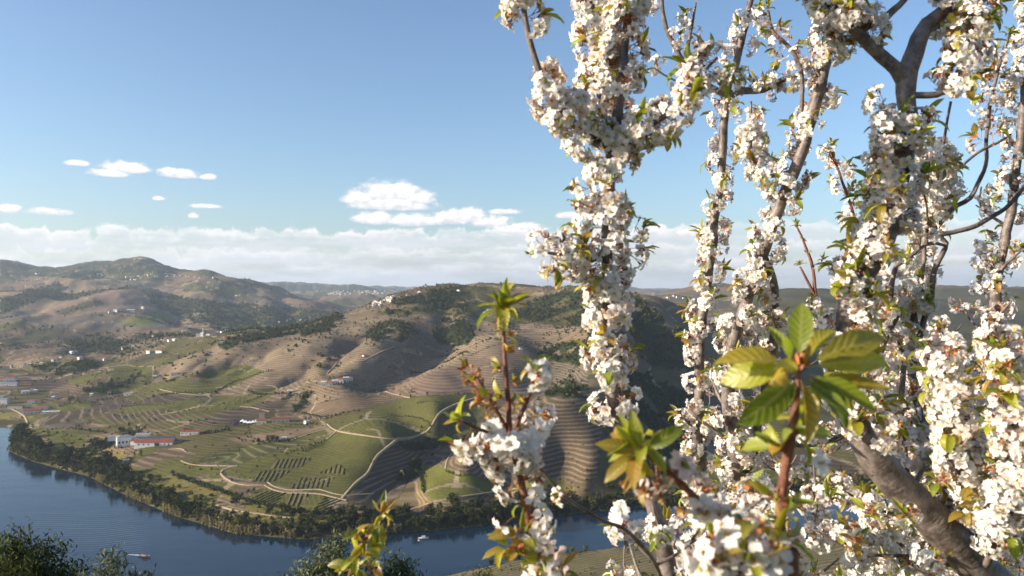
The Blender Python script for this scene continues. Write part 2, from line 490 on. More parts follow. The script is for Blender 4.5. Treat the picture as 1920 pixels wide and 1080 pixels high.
def terrain_height(X, Y):
    U_, V_ = X / Y, np.log(Y)
    # evaluate the smooth surface on a coarse lattice, then interpolate
    cu_ = np.linspace(-0.96, 0.96, 420)
    cv_ = np.linspace(math.log(500), math.log(25000), 420)
    UU, VV = np.meshgrid(cu_, cv_)
    base = tps(UU, np.minimum(VV, math.log(11000)))
    fi = np.clip((U_ - cu_[0]) / (cu_[1] - cu_[0]), 0, 418.999)
    fj = np.clip((V_ - cv_[0]) / (cv_[1] - cv_[0]), 0, 418.999)
    i0, j0 = fi.astype(int), fj.astype(int)
    a, b = fi - i0, fj - j0
    r = (base[j0, i0] * (1 - a) + base[j0, i0 + 1] * a) * (1 - b) + (base[j0 + 1, i0] * (1 - a) + base[j0 + 1, i0 + 1] * a) * b
    z = r * np.minimum(Y, 11000)
    ys, yn = np.interp(X, SX, SY), np.interp(X, NX, NY)
    ds = Y - ys
    # folds of the hills: small spurs and gullies running down the slopes
    amp = sstep(ds, 60, 500) * np.clip(Y / 1500, 0.45, 3.2)
    wl = np.where(Y < 2600, 1.0, 1.0)
    q = fbm(X / 170.0 + 0.35 * Y / 170, Y / 420.0, 3, 11)
    q2 = fbm(X / 75.0 + 0.3 * Y / 75, Y / 150.0, 2, 23)
    far = sstep(Y, 2300, 3200)
    q3 = fbm(X / 520.0 + 0.2 * Y / 520, Y / 900.0, 4, 37)
    z = z + amp * (11.5 * q * (1 - 0.5 * far) + 2.4 * q2 * (1 - far) + 23 * far * q3)
    z = z + sstep(Y, 1500, 2500) * 2.5 * fbm(X / 40.0, Y / 40.0, 2, 51)
    z = z + sstep(Y, 4500, 7000) * 12 * fbm(X / 300.0, Y / 300.0, 3, 77)
    # far bank and river bed
    z = np.maximum(z, 2.5 + 0.03 * np.clip(ds, 0, 600))
    z = np.where(ds < 45, z * sstep(ds, 6, 45) + (1 - sstep(ds, 6, 45)) * np.minimum(3.2, ds * 0.55), z)
    # near slope under the camera, easing out to a low terrace at the water
    zn = 218.9 - 0.5 * Y
    dn = yn - Y
    low = 3.5 + 0.14 * np.maximum(dn - 10, 0) + 1.2 * fbm(X / 60.0, Y / 60.0, 2, 91)
    zn = np.maximum(zn, low)
    zn = np.where(dn < 14, np.minimum(zn, dn * 0.4), zn)
    mid = 0.5 * (ys + yn)
    z = np.where(Y < mid, zn, z)
    return np.where((ds < 0) & (dn < 0), np.maximum(np.maximum(ds * 0.5, dn * 0.5), -4.0), z)

GZ = terrain_height(GX, GY)
PX, PY = CX + F * U, CY - F * (GZ - CAM_Z) / GD     # where each vertex lies in the photograph
_rag = np.clip(1000.0 / GD, 0.25, 1.6)
RAGX = _rag * (9 * fbm(GX / 22, GY / 22, 3, 201) + 7 * fbm(GX / 70, GY / 70, 2, 203))     # ragged wood margins
RAGY = _rag * (5 * fbm(GX / 22, GY / 22, 3, 202) + 4 * fbm(GX / 70, GY / 70, 2, 204))

_lv = np.log(ROWS)
def ground_z(x, y):
    x, y = np.asarray(x, float), np.asarray(y, float)
    u, v = x / y, np.log(y)
    fi = np.interp(u, COLS, np.arange(len(COLS)))
    fj = np.interp(v, _lv, np.arange(len(ROWS)))
    i0 = np.minimum(fi.astype(int), len(COLS) - 2); j0 = np.minimum(fj.astype(int), len(ROWS) - 2)
    a, b = fi - i0, fj - j0
    return (GZ[j0, i0] * (1 - a) + GZ[j0, i0 + 1] * a) * (1 - b) + (GZ[j0 + 1, i0] * (1 - a) + GZ[j0 + 1, i0 + 1] * a) * b

# running maximum of elevation angle tells what is visible along each bearing
def hit(px, py, dmin=560.0):
    """first ground point along the line of sight through a pixel"""
    u = (px - CX) / F
    fi = float(np.interp(u, COLS, np.arange(len(COLS))))
    i0 = min(int(fi), len(COLS) - 2); a = fi - i0
    zc = GZ[:, i0] * (1 - a) + GZ[:, i0 + 1] * a
    ray = CAM_Z - ROWS * (py - CY) / F
    ok = np.where((zc >= ray) & (ROWS > dmin))[0]
    if len(ok) == 0:
        # above the skyline: take the crest
        e = (zc - CAM_Z) / ROWS
        e[(ROWS < dmin)] = -9
        j = int(np.argmax(e))
        return Vector((u * ROWS[j], ROWS[j], zc[j]))
    j = ok[0]
    if j == 0: j = 1
    d0, d1 = zc[j - 1] - ray[j - 1], zc[j] - ray[j]
    t = 0.0 if d1 == d0 else -d0 / (d1 - d0)
    t = min(max(t, 0), 1)
    D = ROWS[j - 1] + (ROWS[j] - ROWS[j - 1]) * t
    return Vector((u * D, D, float(ground_z(u * D, D))))

# ---- gullies and shaded flanks cut into the smooth slopes (pixel path -> ground path, depth, width)
GULLIES = [([(592, 660), (556, 697), (508, 726)], 27, 36), ([(665, 630), (630, 668), (596, 700)], 25, 36), ([(520, 640), (482, 672), (440, 700)], 16, 30), ([(470, 650), (425, 684), (385, 706)], 15, 30), ([(700, 612), (672, 640), (650, 660)], 14, 30), ([(330, 672), (287, 704), (235, 722), (180, 738)], 17, 38), ([(400, 660), (352, 690), (322, 712)], 13, 30),
           ([(845, 560), (835, 585), (838, 610), (828, 650)], 16, 34), ([(70, 694), (15, 676), (-70, 664)], 22, 50), 
           ([(720, 605), (690, 632), (668, 650)], 9, 26), ([(930, 560), (905, 590), (890, 620)], 10, 32), ([(1010, 560), (985, 590), (965, 615)], 10, 32), ([(300, 548), (325, 575), (330, 605)], 60, 130),
           ([(150, 540), (80, 565), (20, 590)], 40, 120), ([(120, 590), (60, 612), (10, 640)], 22, 90), ([(220, 600), (150, 630), (90, 650)], 16, 70), ([(420, 545), (460, 575), (480, 600)], 50, 130), ([(540, 565), (550, 590), (540, 610)], 40, 120),
           ([(200, 640), (150, 658), (100, 668)], 12, 45), ([(560, 770), (500, 780), (440, 795)], 5, 22), ([(470, 830), (430, 848), (395, 862)], 5, 24), ([(430, 742), (380, 757), (330, 762)], 5, 24)]
for path_, dep_, wid_ in GULLIES:
    P_ = [hit(*p) for p in path_]
    q = []
    for a_, b_ in zip(P_[:-1], P_[1:]):
        for k_ in range(8): q.append(a_.lerp(b_, k_ / 8))
    q.append(P_[-1])
    Q = np.array([[p.x, p.y] for p in q])
    box = (GX > Q[:, 0].min() - 3 * wid_) & (GX < Q[:, 0].max() + 3 * wid_) & (GY > Q[:, 1].min() - 3 * wid_) & (GY < Q[:, 1].max() + 3 * wid_)
    jj, ki = np.where(box)
    if len(jj) == 0: continue
    gx_, gy_ = GX[jj, ki], GY[jj, ki]
    wob_ = 0.35 * wid_ * fbm(gx_ / wid_ / 1.5, gy_ / wid_ / 1.5, 2, 301)
    best_ = np.full(len(jj), 1e9); tt_ = np.zeros(len(jj))
    for s_ in range(len(Q) - 1):
        d_ = Q[s_ + 1] - Q[s_]
        u_ = np.clip(((gx_ - Q[s_, 0]) * d_[0] + (gy_ - Q[s_, 1]) * d_[1]) / (d_ @ d_ + 1e-9), 0, 1)
        dist_ = np.hypot(gx_ - Q[s_, 0] - u_ * d_[0], gy_ - Q[s_, 1] - u_ * d_[1])
        near_ = dist_ < best_
        best_ = np.where(near_, dist_, best_); tt_ = np.where(near_, (s_ + u_) / (len(Q) - 1), tt_)
    best_ = np.abs(best_ + wob_)
    env_ = np.sin(np.clip(tt_ * 0.92 + 0.04, 0, 1) * math.pi) ** 0.6
    GZ[jj, ki] -= dep_ * env_ * (1 / (1 + (best_ / wid_ * 1.3) ** 2) - 0.12).clip(0)
PX, PY = CX + F * U, CY - F * (GZ - CAM_Z) / GD

# ---- land cover
C_TAN, C_BROWN, C_PINK, C_GREY = (0.235, 0.175, 0.112), (0.17, 0.122, 0.082), (0.24, 0.155, 0.11), (0.155, 0.128, 0.098)
C_GREEN, C_LIME, C_OLIVE, C_SCRUB = (0.122, 0.124, 0.034), (0.155, 0.162, 0.034), (0.118, 0.108, 0.040), (0.085, 0.082, 0.040)
C_WOOD, C_DARK = (0.050, 0.060, 0.028), (0.092, 0.070, 0.055)  # dark terraces: vines and soil, with hillside shade put into the colour
ground_col = np.zeros(GX.shape + (3,))
# patchwork in world space: jittered cells of fields, larger on the far hills
def patches(cell, seed, skew):
    xs, ys = (GX + skew * GY) / cell, GY / (cell * 1.3)
    xs = xs + 0.6 * fbm(GX / cell / 1.4, GY / cell / 1.4, 2, seed + 5)
    ys = ys + 0.6 * fbm(GX / cell / 1.4 + 40, GY / cell / 1.4, 2, seed + 6)
    xi, yi = np.floor(xs), np.floor(ys)
    best = np.full(GX.shape, 9e9); sec = best.copy(); rid = np.zeros(GX.shape)
    for ox in (-1, 0, 1):
        for oy in (-1, 0, 1):
            cx_, cy_ = xi + ox, yi + oy
            jx, jy = cx_ + hash01(cx_, cy_, seed), cy_ + hash01(cx_, cy_, seed + 1)
            d = (xs - jx) ** 2 + (ys - jy) ** 2
            closer = d < best
            sec = np.where(closer, best, np.minimum(sec, d))
            rid = np.where(closer, hash01(cx_, cy_, seed + 2), rid)
            best = np.minimum(best, d)
    return rid, np.sqrt(sec) - np.sqrt(best)
rid_a, edge_a = patches(95, 3, 0.4)
rid_b, edge_b = patches(260, 17, 0.25)
farw = sstep(GD, 1900, 2600)
rid = np.where(farw > 0.5, rid_b, rid_a)
edge = np.where(farw > 0.5, edge_b * 2.0, edge_a)
PAL = np.array([C_TAN, C_BROWN, C_TAN, C_OLIVE, C_BROWN, C_GREY, C_OLIVE, C_TAN, C_SCRUB, C_BROWN])
ground_col[:] = PAL[np.minimum((rid * len(PAL)).astype(int), len(PAL) - 1)]
_low = (GD < 1700) & (GZ < 75)
PALN = np.array([C_OLIVE, C_OLIVE, C_BROWN, C_GREEN, C_OLIVE, C_GREY, C_GREEN, C_TAN, C_OLIVE, C_DARK])
ground_col[_low] = PALN[np.minimum((rid_a[_low] * 10).astype(int), 9)]
rowm = np.where(ground_col[..., 0] > 0.14, 0.9, 0.5)       # strength of terrace stripes
rowc = GZ / np.where(GD < 1150, 1.2, 2.5)                                              # stripe coordinate: follows the contours
rowc = rowc + 0.25 * fbm(GX / 60, GY / 60, 2, 5)
woodm = np.zeros(GX.shape)

def paint(poly, c, stripe=0.4, kind='contour', period=2.6, ang=0.0, wood=0.0, dmin=0, dmax=1e9):
    xs = [p[0] for p in poly]; ys = [p[1] for p in poly]
    if kind == 'contour' and period == 2.6 and sum(ys) / len(ys) > 740: period = 1.15
    stripe = min(1.0, stripe * 1.25 + 0.10) if wood == 0 and dmin < 1000 else stripe
    rag = 1.0 if wood > 0.3 else 0.25
    qx, qy = PX + RAGX * rag, PY + RAGY * rag
    box = (qx >= min(xs)) & (qx <= max(xs)) & (qy >= min(ys)) & (qy <= max(ys)) & (GD > dmin) & (GD < dmax)
    idx = np.where(box)
    if len(idx[0]) == 0: return
    ins = in_poly(qx[idx], qy[idx], poly)
    if wood > 0.9: ins &= fbm(GX[idx] / 34, GY[idx] / 45, 3, 210) > -0.30
    j, i = idx[0][ins], idx[1][ins]
    ground_col[j, i] = c
    rowm[j, i] = stripe
    woodm[j, i] = wood
    if kind == 'contour':
        rowc[j, i] = GZ[j, i] / period
    else:
        rowc[j, i] = (GX[j, i] * math.cos(ang) + GY[j, i] * math.sin(ang)) / period

# broad regions first
paint([(0, 470), (660, 470), (660, 600), (400, 640), (0, 660)], C_GREY, 0.1, dmin=2800)
rid_c, edge_c = patches(330, 29, 0.5)
mfar = (GD > 2300) & (PX < 1000)
PALF = np.array([C_BROWN, C_TAN, C_OLIVE, C_SCRUB, C_BROWN, C_TAN, C_WOOD, C_GREY, C_OLIVE, C_BROWN])
ground_col[mfar] = PALF[np.minimum((rid_c[mfar] * 10).astype(int), 9)]
woodm[mfar & (ground_col[..., 0] < 0.06)] = 0.8
rowm[mfar] = 0.1
paint([(90, 505), (180, 490), (255, 485), (330, 505), (400, 505), (330, 512), (230, 512), (130, 520), (0, 515), (0, 488)], C_WOOD, 0, wood=1.0, dmin=2800)
paint([(250, 545), (330, 555), (480, 572), (640, 585), (610, 612), (500, 622), (430, 628), (370, 605), (310, 585), (262, 560)], C_WOOD, 0, wood=1.0, dmin=2000)
paint([(90, 575), (200, 545), (262, 540), (280, 560), (262, 575), (160, 590), (60, 610), (20, 612)], (0.23, 0.165, 0.115), 0.2, dmin=2000)
paint([(0, 560), (110, 530), (130, 540), (30, 580), (0, 590)], C_WOOD, 0, wood=0.8, dmin=2000)
paint([(100, 585), (180, 560), (190, 570), (120, 592)], C_SCRUB, 0, wood=0.7, dmin=2000)
paint([(120, 640), (180, 628), (240, 640), (230, 660), (150, 662)], C_WOOD, 0, wood=0.8, dmin=1500)
paint([(0, 640), (60, 620), (130, 612), (110, 630), (30, 660)], C_SCRUB, 0, wood=0.7, dmin=1500)
paint([(0, 655), (60, 640), (110, 648), (90, 668), (40, 678), (0, 672)], C_BROWN, 0.2, dmin=1500)
paint([(220, 600), (310, 585), (330, 600), (260, 612)], C_LIME, 0, dmin=1800)
paint([(0, 610), (50, 600), (60, 606), (0, 622)], C_GREEN, 0, dmin=1800)
paint([(440, 533), (760, 533), (760, 548), (600, 545), (470, 546)], C_WOOD, 0, wood=1.0, dmin=6500)
# central hill: bare terraced spurs
HILL_LIT = (0.275, 0.208, 0.140)  # paler earth on the sunlit crests: sunlight put into the colour
HILL2 = (0.215, 0.160, 0.108)
paint([(330, 700), (420, 650), (560, 600), (700, 567), (830, 532), (1000, 532), (1160, 545), (1110, 640), (1000, 720), (760, 745), (560, 790), (420, 740)], HILL2, 0.5, dmax=2600)
paint([(290, 690), (430, 640), (520, 628), (470, 655), (380, 690), (310, 712)], HILL_LIT, 0.4, dmax=2600)
paint([(560, 640), (640, 592), (720, 598), (690, 618), (600, 668), (480, 712), (430, 690)], HILL_LIT, 0.55, dmax=2600)
paint([(640, 690), (700, 640), (760, 625), (770, 640), (690, 730), (610, 718)], HILL_LIT, 0.6, dmax=2600)
paint([(700, 590), (790, 570), (800, 545), (900, 530), (1000, 533), (1150, 545), (1130, 600), (1050, 610), (940, 610), (870, 590), (800, 590)], C_OLIVE, 0.3, dmax=2600)
paint([(930, 540), (1020, 535), (1040, 548), (1000, 562), (930, 556)], C_BROWN, 0.3, dmax=2600)
paint([(880, 640), (940, 610), (1010, 606), (1070, 615), (1060, 625), (990, 652), (900, 672), (800, 710), (690, 737)], HILL_LIT, 0.6, dmax=2600)
paint([(690, 737), (800, 700), (900, 672), (970, 665), (960, 690), (890, 735), (767, 745)], (0.245, 0.172, 0.125), 0.45, dmax=2600)
paint([(532, 777), (600, 755), (700, 731), (767, 745), (675, 767), (640, 772), (615, 785), (575, 786)], C_BROWN, 0.55, dmax=2600)
paint([(960, 690), (1000, 665), (1100, 690), (1110, 740), (1040, 745), (960, 745), (890, 740)], C_GREY, 0.75, dmax=2600)
# green vineyards, and dark terraces with shade mixed into their soil tone
paint([(255, 737), (355, 705), (420, 688), (465, 684), (495, 697), (430, 727), (360, 744), (300, 738)], C_GREEN, 0.22, dmax=2600)
paint([(400, 705), (425, 698), (498, 697), (430, 722), (395, 728)], C_GREEN, 0.2, dmax=2600)
paint([(220, 765), (390, 745), (510, 742), (470, 762), (430, 768), (330, 775), (225, 778)], C_GREEN, 0.2, dmax=2600)
paint([(200, 775), (330, 776), (470, 765), (420, 800), (300, 806), (150, 790), (130, 780)], C_OLIVE, 0.3, dmax=2600)
paint([(465, 742), (480, 730), (520, 727), (510, 740)], C_GREEN, 0.1, dmax=2600)
paint([(100, 775), (170, 765), (210, 760), (200, 772), (130, 790), (70, 800)], C_DARK, 0.7, dmax=2600)
paint([(200, 780), (310, 768), (315, 775), (210, 790)], C_DARK, 0.7, dmax=2600)
paint([(265, 785), (340, 775), (345, 780), (280, 793)], C_DARK, 0.7, dmax=2600)
paint([(340, 800), (430, 768), (470, 763), (520, 770), (480, 783), (400, 800)], C_DARK, 0.8, dmax=2600)
paint([(465, 763), (490, 752), (545, 750), (530, 765), (500, 772)], C_DARK, 0.8, dmax=2600)
paint([(90, 742), (130, 730), (130, 742), (105, 752), (60, 755)], C_DARK, 0.7, dmax=2600)
paint([(70, 803), (150, 808), (165, 825), (150, 842), (110, 838), (80, 818)], C_LIME, 0.1, dmax=2600)
paint([(110, 808), (200, 800), (260, 790), (250, 806), (160, 818)], C_OLIVE, 0.2, dmax=2600)
paint([(120, 715), (190, 695), (195, 705), (150, 722)], C_GREEN, 0.15, dmax=2600)
paint([(160, 850), (190, 836), (235, 838), (240, 860), (190, 864)], (0.28, 0.19, 0.10), 0.6, dmax=2600)
paint([(235, 872), (300, 842), (340, 838), (372, 847), (360, 857), (315, 858), (270, 880)], C_BROWN, 0.65, period=2.4, dmax=2600)
paint([(300, 842), (375, 822), (425, 822), (455, 835), (395, 858), (372, 852), (345, 838)], C_OLIVE, 0.2, dmax=2600)
paint([(310, 872), (345, 862), (365, 872), (440, 876), (400, 888), (345, 895), (320, 888)], C_GREEN, 0.15, dmax=2600)
paint([(400, 851), (455, 835), (540, 825), (618, 824), (525, 851), (447, 873), (370, 866)], (0.095, 0.105, 0.035), 0.6, period=2.2, dmax=2600)
paint([(425, 822), (545, 805), (605, 797), (612, 801), (545, 822), (455, 834)], (0.25, 0.18, 0.115), 0.1, dmax=2600)
paint([(545, 822), (614, 803), (632, 809), (612, 824)], C_GREEN, 0.15, dmax=2600)
paint([(617, 797), (690, 772), (760, 747), (850, 742), (885, 747), (838, 765), (818, 788), (805, 808), (745, 825), (660, 813), (632, 808)], C_GREEN, 0.22, dmax=2600)
paint([(760, 747), (900, 735), (905, 742), (885, 748)], C_GREEN, 0.3, dmax=2600)
paint([(632, 810), (740, 825), (702, 862), (690, 890), (645, 937), (610, 930), (540, 915), (490, 905), (410, 886), (500, 851), (575, 832)], C_GREEN, 0.18, dmax=2600)
paint([(357, 903), (408, 886), (450, 911), (422, 928), (385, 915)], C_GREEN, 0.2, dmax=2600)
paint([(455, 938), (495, 915), (540, 925), (600, 928), (640, 938), (600, 962), (540, 955), (480, 950)], C_GREEN, 0.35, 'rows', 5.0, 0.35, dmax=2600)
paint([(422, 928), (450, 911), (480, 912), (470, 922), (440, 932)], C_BROWN, 0.2, dmax=2600)
for poly in ([(505, 879), (520, 862), (585, 859), (560, 877)], [(470, 903), (487, 883), (547, 882), (512, 903)], [(540, 917), (565, 896), (625, 896), (607, 916)],
             [(595, 889), (635, 869), (655, 890)], [(530, 951), (540, 925), (577, 925), (562, 951)]):
    paint(poly, (0.15, 0.135, 0.055), 0.6, 'comb', 5.0, 0.12, dmax=2600)
# shaded terrace bowl and the fields beyond it
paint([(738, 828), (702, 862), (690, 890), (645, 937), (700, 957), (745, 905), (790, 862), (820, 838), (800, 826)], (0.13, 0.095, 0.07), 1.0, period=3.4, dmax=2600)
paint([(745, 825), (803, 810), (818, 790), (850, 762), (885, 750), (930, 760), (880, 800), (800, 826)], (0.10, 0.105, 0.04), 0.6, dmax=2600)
paint([(790, 870), (830, 876), (880, 890), (935, 908), (925, 925), (870, 930), (800, 938), (783, 915)], C_LIME, 0.12, dmax=2600)
paint([(725, 962), (745, 935), (765, 905), (785, 900), (790, 925), (815, 938), (770, 955)], (0.28, 0.21, 0.11), 0.9, period=2.0, dmax=2600)
paint([(810, 850), (850, 830), (900, 800), (960, 745), (1110, 742), (1130, 800), (1120, 900), (1000, 935), (930, 905), (880, 888), (830, 872)], C_BROWN, 1.0, period=3.4, dmax=2600)
paint([(880, 885), (900, 840), (960, 830), (1000, 880), (985, 925), (930, 905)], (0.17, 0.13, 0.09), 1.0, period=3.4, dmax=2600)
# woods and scrub
WOODS = [
    [(810, 622), (838, 592), (865, 592), (888, 620), (880, 645), (845, 652), (820, 637)],
    [(682, 622), (720, 602), (770, 600), (772, 622), (755, 642), (725, 645), (684, 634)],
    [(800, 545), (850, 540), (880, 560), (870, 590), (835, 592), (800, 570)],
    [(740, 562), (790, 548), (800, 575), (760, 592), (720, 590)],
    [(560, 612), (640, 590), (650, 606), (600, 625), (560, 630)],
    [(400, 642), (500, 620), (560, 612), (555, 628), (470, 640), (420, 655)],
    [(1010, 662), (1050, 642), (1110, 640), (1110, 690), (1050, 680)],
    [(1020, 745), (1060, 712), (1100, 725), (1100, 752)],
    [(1060, 600), (1100, 575), (1180, 556), (1260, 590), (1320, 650), (1320, 700), (1200, 680), (1120, 640)],
    [(1170, 690), (1300, 740), (1330, 880), (1240, 890), (1140, 800)],
    [(515, 772), (540, 738), (575, 735), (602, 748), (560, 768), (530, 775)],
    [(738, 866), (792, 860), (778, 890), (757, 908), (735, 896)],
    [(725, 838), (830, 822), (905, 800), (900, 815), (830, 838), (760, 845)],
    [(150, 845), (180, 822), (262, 802), (270, 810), (230, 828), (170, 850)],
    [(60, 690), (120, 678), (190, 680), (160, 700), (90, 702)],
    [(150, 735), (200, 712), (250, 690), (262, 700), (240, 720), (190, 738)],
    [(960, 590), (1000, 560), (1060, 545), (1120, 548), (1090, 580), (1000, 605)],
]
for w in WOODS:
    paint(w, C_WOOD, 0.0, wood=1.0, dmax=3000)
paint([(1190, 548), (2200, 540), (2200, 900), (1320, 900), (1320, 640), (1200, 565)], (0.17, 0.14, 0.09), 0.25, dmin=1500)
paint([(1400, 540), (2200, 540), (2200, 900), (1500, 900), (1420, 640)], C_SCRUB, 0.2, wood=0.5, dmin=1000)
# river margin: rough grass and scrub
dshore = GY - np.interp(GX, SX, SY)
mg = (dshore > 0) & (dshore < 26)
ground_col[mg] = (0.075, 0.072, 0.032); rowm[mg] = 0
ground_col[(GY < np.interp(GX, NX, NY))] = (0.20, 0.17, 0.085)
nearm = GY < np.interp(GX, NX, NY)
rowm[nearm] = 0.9
rowc[nearm] = (GZ[nearm] + 0.05 * GX[nearm]) / 1.1
lush = (dshore >= 26) & (dshore < 70) & (fbm(GX / 40, GY / 40, 2, 8) > 0.05)
ground_col[lush] = (0.22, 0.19, 0.06); rowm[lush] = 0
# field margins: narrow pale balks or dark hedges between patches
bal = (edge < 0.05) & (woodm < 0.3) & (rowm < 0.8)
ground_col[bal & (hash01(np.floor(GX / 90), np.floor(GY / 90), 5) > 0.55)] = (0.36, 0.29, 0.19)
# soft mottling so that no field is one flat colour
mott = 1 + 0.22 * fbm(GX / 26, GY / 26, 3, 61) + 0.14 * fbm(GX / 7, GY / 9, 2, 62)
ground_col *= mott[..., None]
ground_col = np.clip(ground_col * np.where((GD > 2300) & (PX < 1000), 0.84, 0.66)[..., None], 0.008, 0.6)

def terrain_material():
    m = bpy.data.materials.new('terraced_hillside')
    m.use_nodes = True
    n = Nodes(m.node_tree)
    b = n.new('ShaderNodeBsdfPrincipled'); o = n.new('ShaderNodeOutputMaterial')
    n.link(b.outputs[0], o.inputs[0])
    b.inputs['Roughness'].default_value = 0.95
    b.inputs['Specular IOR Level'].default_value = 0.05
    c = n.new('ShaderNodeAttribute', attribute_name='fieldcol').outputs['Color']
    rc = n.new('ShaderNodeAttribute', attribute_name='rowc').outputs['Fac']
    rm = n.new('ShaderNodeAttribute', attribute_name='rowm').outputs['Fac']
    wm = n.new('ShaderNodeAttribute', attribute_name='woodm').outputs['Fac']
    pos = n.new('ShaderNodeNewGeometry').outputs['Position']
    wob = n.noise(n.scale(pos, (0.03, 0.03, 0.03)), 1.0, 3.0)
    rc2 = n.m('ADD', rc, n.m('MULTIPLY', wob, 0.55))
    fr = n.m('FRACT', rc2)
    tri = n.m('ABSOLUTE', n.m('SUBTRACT', n.m('MULTIPLY', fr, 2.0), 1.0))      # 1 at the bank, 0 mid terrace
    bankm = n.ramp(tri, 0.66, 0.9)
    patchy = n.ramp(n.noise(n.scale(pos, (0.012, 0.012, 0.012)), 1.0, 3.0), 0.30, 0.62, 0.35, 1.0)
    k = n.m('MULTIPLY', n.m('MULTIPLY', bankm, rm), patchy)
    vine = n.m('MULTIPLY', n.ramp(tri, 0.42, 0.12), rm)
    grain = n.noise(n.scale(pos, (0.35, 0.35, 0.35)), 1.0, 4.0, 0.7)
    c1 = n.mix(n.m('MULTIPLY', vine, 0.62), c, (0.045, 0.042, 0.022, 1))
    c2 = n.mix(n.m('MULTIPLY', k, 0.5), c1, (0.29, 0.235, 0.155, 1))
    g2 = n.ramp(grain, 0.25, 0.75, 0.72, 1.28, smooth=False)
    c3 = n.new('ShaderNodeVectorMath', operation='SCALE')
    n.link(c2, c3.inputs[0]); n.link(g2, c3.inputs['Scale'])
    n.link(c3.outputs[0], b.inputs['Base Color'])
    tuft = n.noise(n.scale(pos, (0.16, 0.16, 0.16)), 1.0, 3.0, 0.7)
    hgt = n.m('ADD', n.m('MULTIPLY', n.m('MULTIPLY', n.ramp(fr, 0.0, 1.0, smooth=False), rm), 1.1), n.m('MULTIPLY', n.m('MULTIPLY', tuft, wm), 9.0))
    hgt = n.m('ADD', hgt, n.m('MULTIPLY', grain, 0.9))
    bp = n.new('ShaderNodeBump')
    bp.inputs['Strength'].default_value = 0.55
    bp.inputs['Distance'].default_value = 1.0
    n.link(hgt, bp.inputs['Height'])
    n.link(bp.outputs[0], b.inputs['Normal'])
    return m

nr, nc = GX.shape
ii = np.arange(nr * nc).reshape(nr, nc)
quads = np.stack([ii[:-1, :-1], ii[:-1, 1:], ii[1:, 1:], ii[1:, :-1]], -1).reshape(-1, 4)
M_TERRAIN = terrain_material()
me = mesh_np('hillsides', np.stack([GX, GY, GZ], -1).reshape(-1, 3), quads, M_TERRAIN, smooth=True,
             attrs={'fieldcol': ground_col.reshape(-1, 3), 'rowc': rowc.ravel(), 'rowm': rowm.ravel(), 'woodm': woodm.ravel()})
tag(link('terraced_hills', me), kind='structure')

# slope right under the camera and the tree
gx, gy = np.meshgrid(np.linspace(-70, 70, 71), np.linspace(-60, 26, 60))
gz = np.where(gy > 0, 218.9 - 0.5 * gy, 218.9 - 0.25 * gy) - 0.06 + 0.12 * fbm(gx / 2.5, gy / 2.5, 3, 3) - 0.12
ii = np.arange(gx.size).reshape(gx.shape)
quads = np.stack([ii[:-1, :-1], ii[:-1, 1:], ii[1:, 1:], ii[1:, :-1]], -1).reshape(-1, 4)
M_GRASS = principled('dry_grass_ground', (0.16, 0.15, 0.06), 0.95, 0.05, 1.5, 0.4, 0.6, 6.0, 0.1)
me = mesh_np('near_slope', np.stack([gx, gy, gz], -1).reshape(-1, 3), quads, M_GRASS, smooth=True)
tag(link('near_slope', me), kind='structure')

# ---- dirt tracks draped on the hills
M_TRACK = principled('pale_track_earth', (0.27, 0.215, 0.14), 0.95, 0.05, 0.3, 0.2)
M_ASPHALT = principled('grey_road', (0.20, 0.185, 0.165), 0.9, 0.1, 0.3, 0.15)
def ribbon(name, pts, width, mat, lift=0.45):
    P = []
    for (a, b) in zip(pts[:-1], pts[1:]):
        n_ = max(2, int(math.hypot(b[0] - a[0], b[1] - a[1]) / 5))
        for k in range(n_):
            t = k / n_
            P.append(hit(a[0] + (b[0] - a[0]) * t, a[1] + (b[1] - a[1]) * t))
    P.append(hit(*pts[-1]))
    P = np.array([[p.x, p.y] for p in P])
    for _ in range(3):
        P[1:-1] = 0.25 * P[:-2] + 0.5 * P[1:-1] + 0.25 * P[2:]
    # resample evenly
    d = np.concatenate([[0], np.cumsum(np.hypot(*np.diff(P, axis=0).T))])
    s = np.linspace(0, d[-1], max(6, int(d[-1] / 4)))
    P = np.stack([np.interp(s, d, P[:, 0]), np.interp(s, d, P[:, 1])], 1)
    T = np.gradient(P, axis=0); T /= np.linalg.norm(T, axis=1, keepdims=True) + 1e-9
    Nn = np.stack([-T[:, 1], T[:, 0]], 1)
    wv = width * (1 + 0.25 * fbm(s / 30, s * 0 + 3.3, 2, 4))[:, None] / 2
    cols_ = []
    for f in (-1.35, -1.0, 0.0, 1.0, 1.35):
        q = P + Nn * wv * f
        z = ground_z(q[:, 0], q[:, 1]) + (lift if abs(f) < 1.2 else -0.6)
        cols_.append(np.stack([q[:, 0], q[:, 1], z], 1))
    for kk in (1, 2, 3):
        cols_[kk][:, 2] = np.maximum(np.maximum(cols_[1][:, 2], cols_[3][:, 2]) * 0.5 + cols_[kk][:, 2] * 0.5, cols_[kk][:, 2])
    v = np.concatenate(cols_)
    n_ = len(P)
    q = []
    for k in range(4):
        a = np.arange(n_ - 1) + k * n_
        q.append(np.stack([a, a + 1, a + 1 + n_, a + n_], 1))
    o = link(name, mesh_np(name, v, np.concatenate(q)[:, ::-1], mat))
    return tag(o, kind='structure')
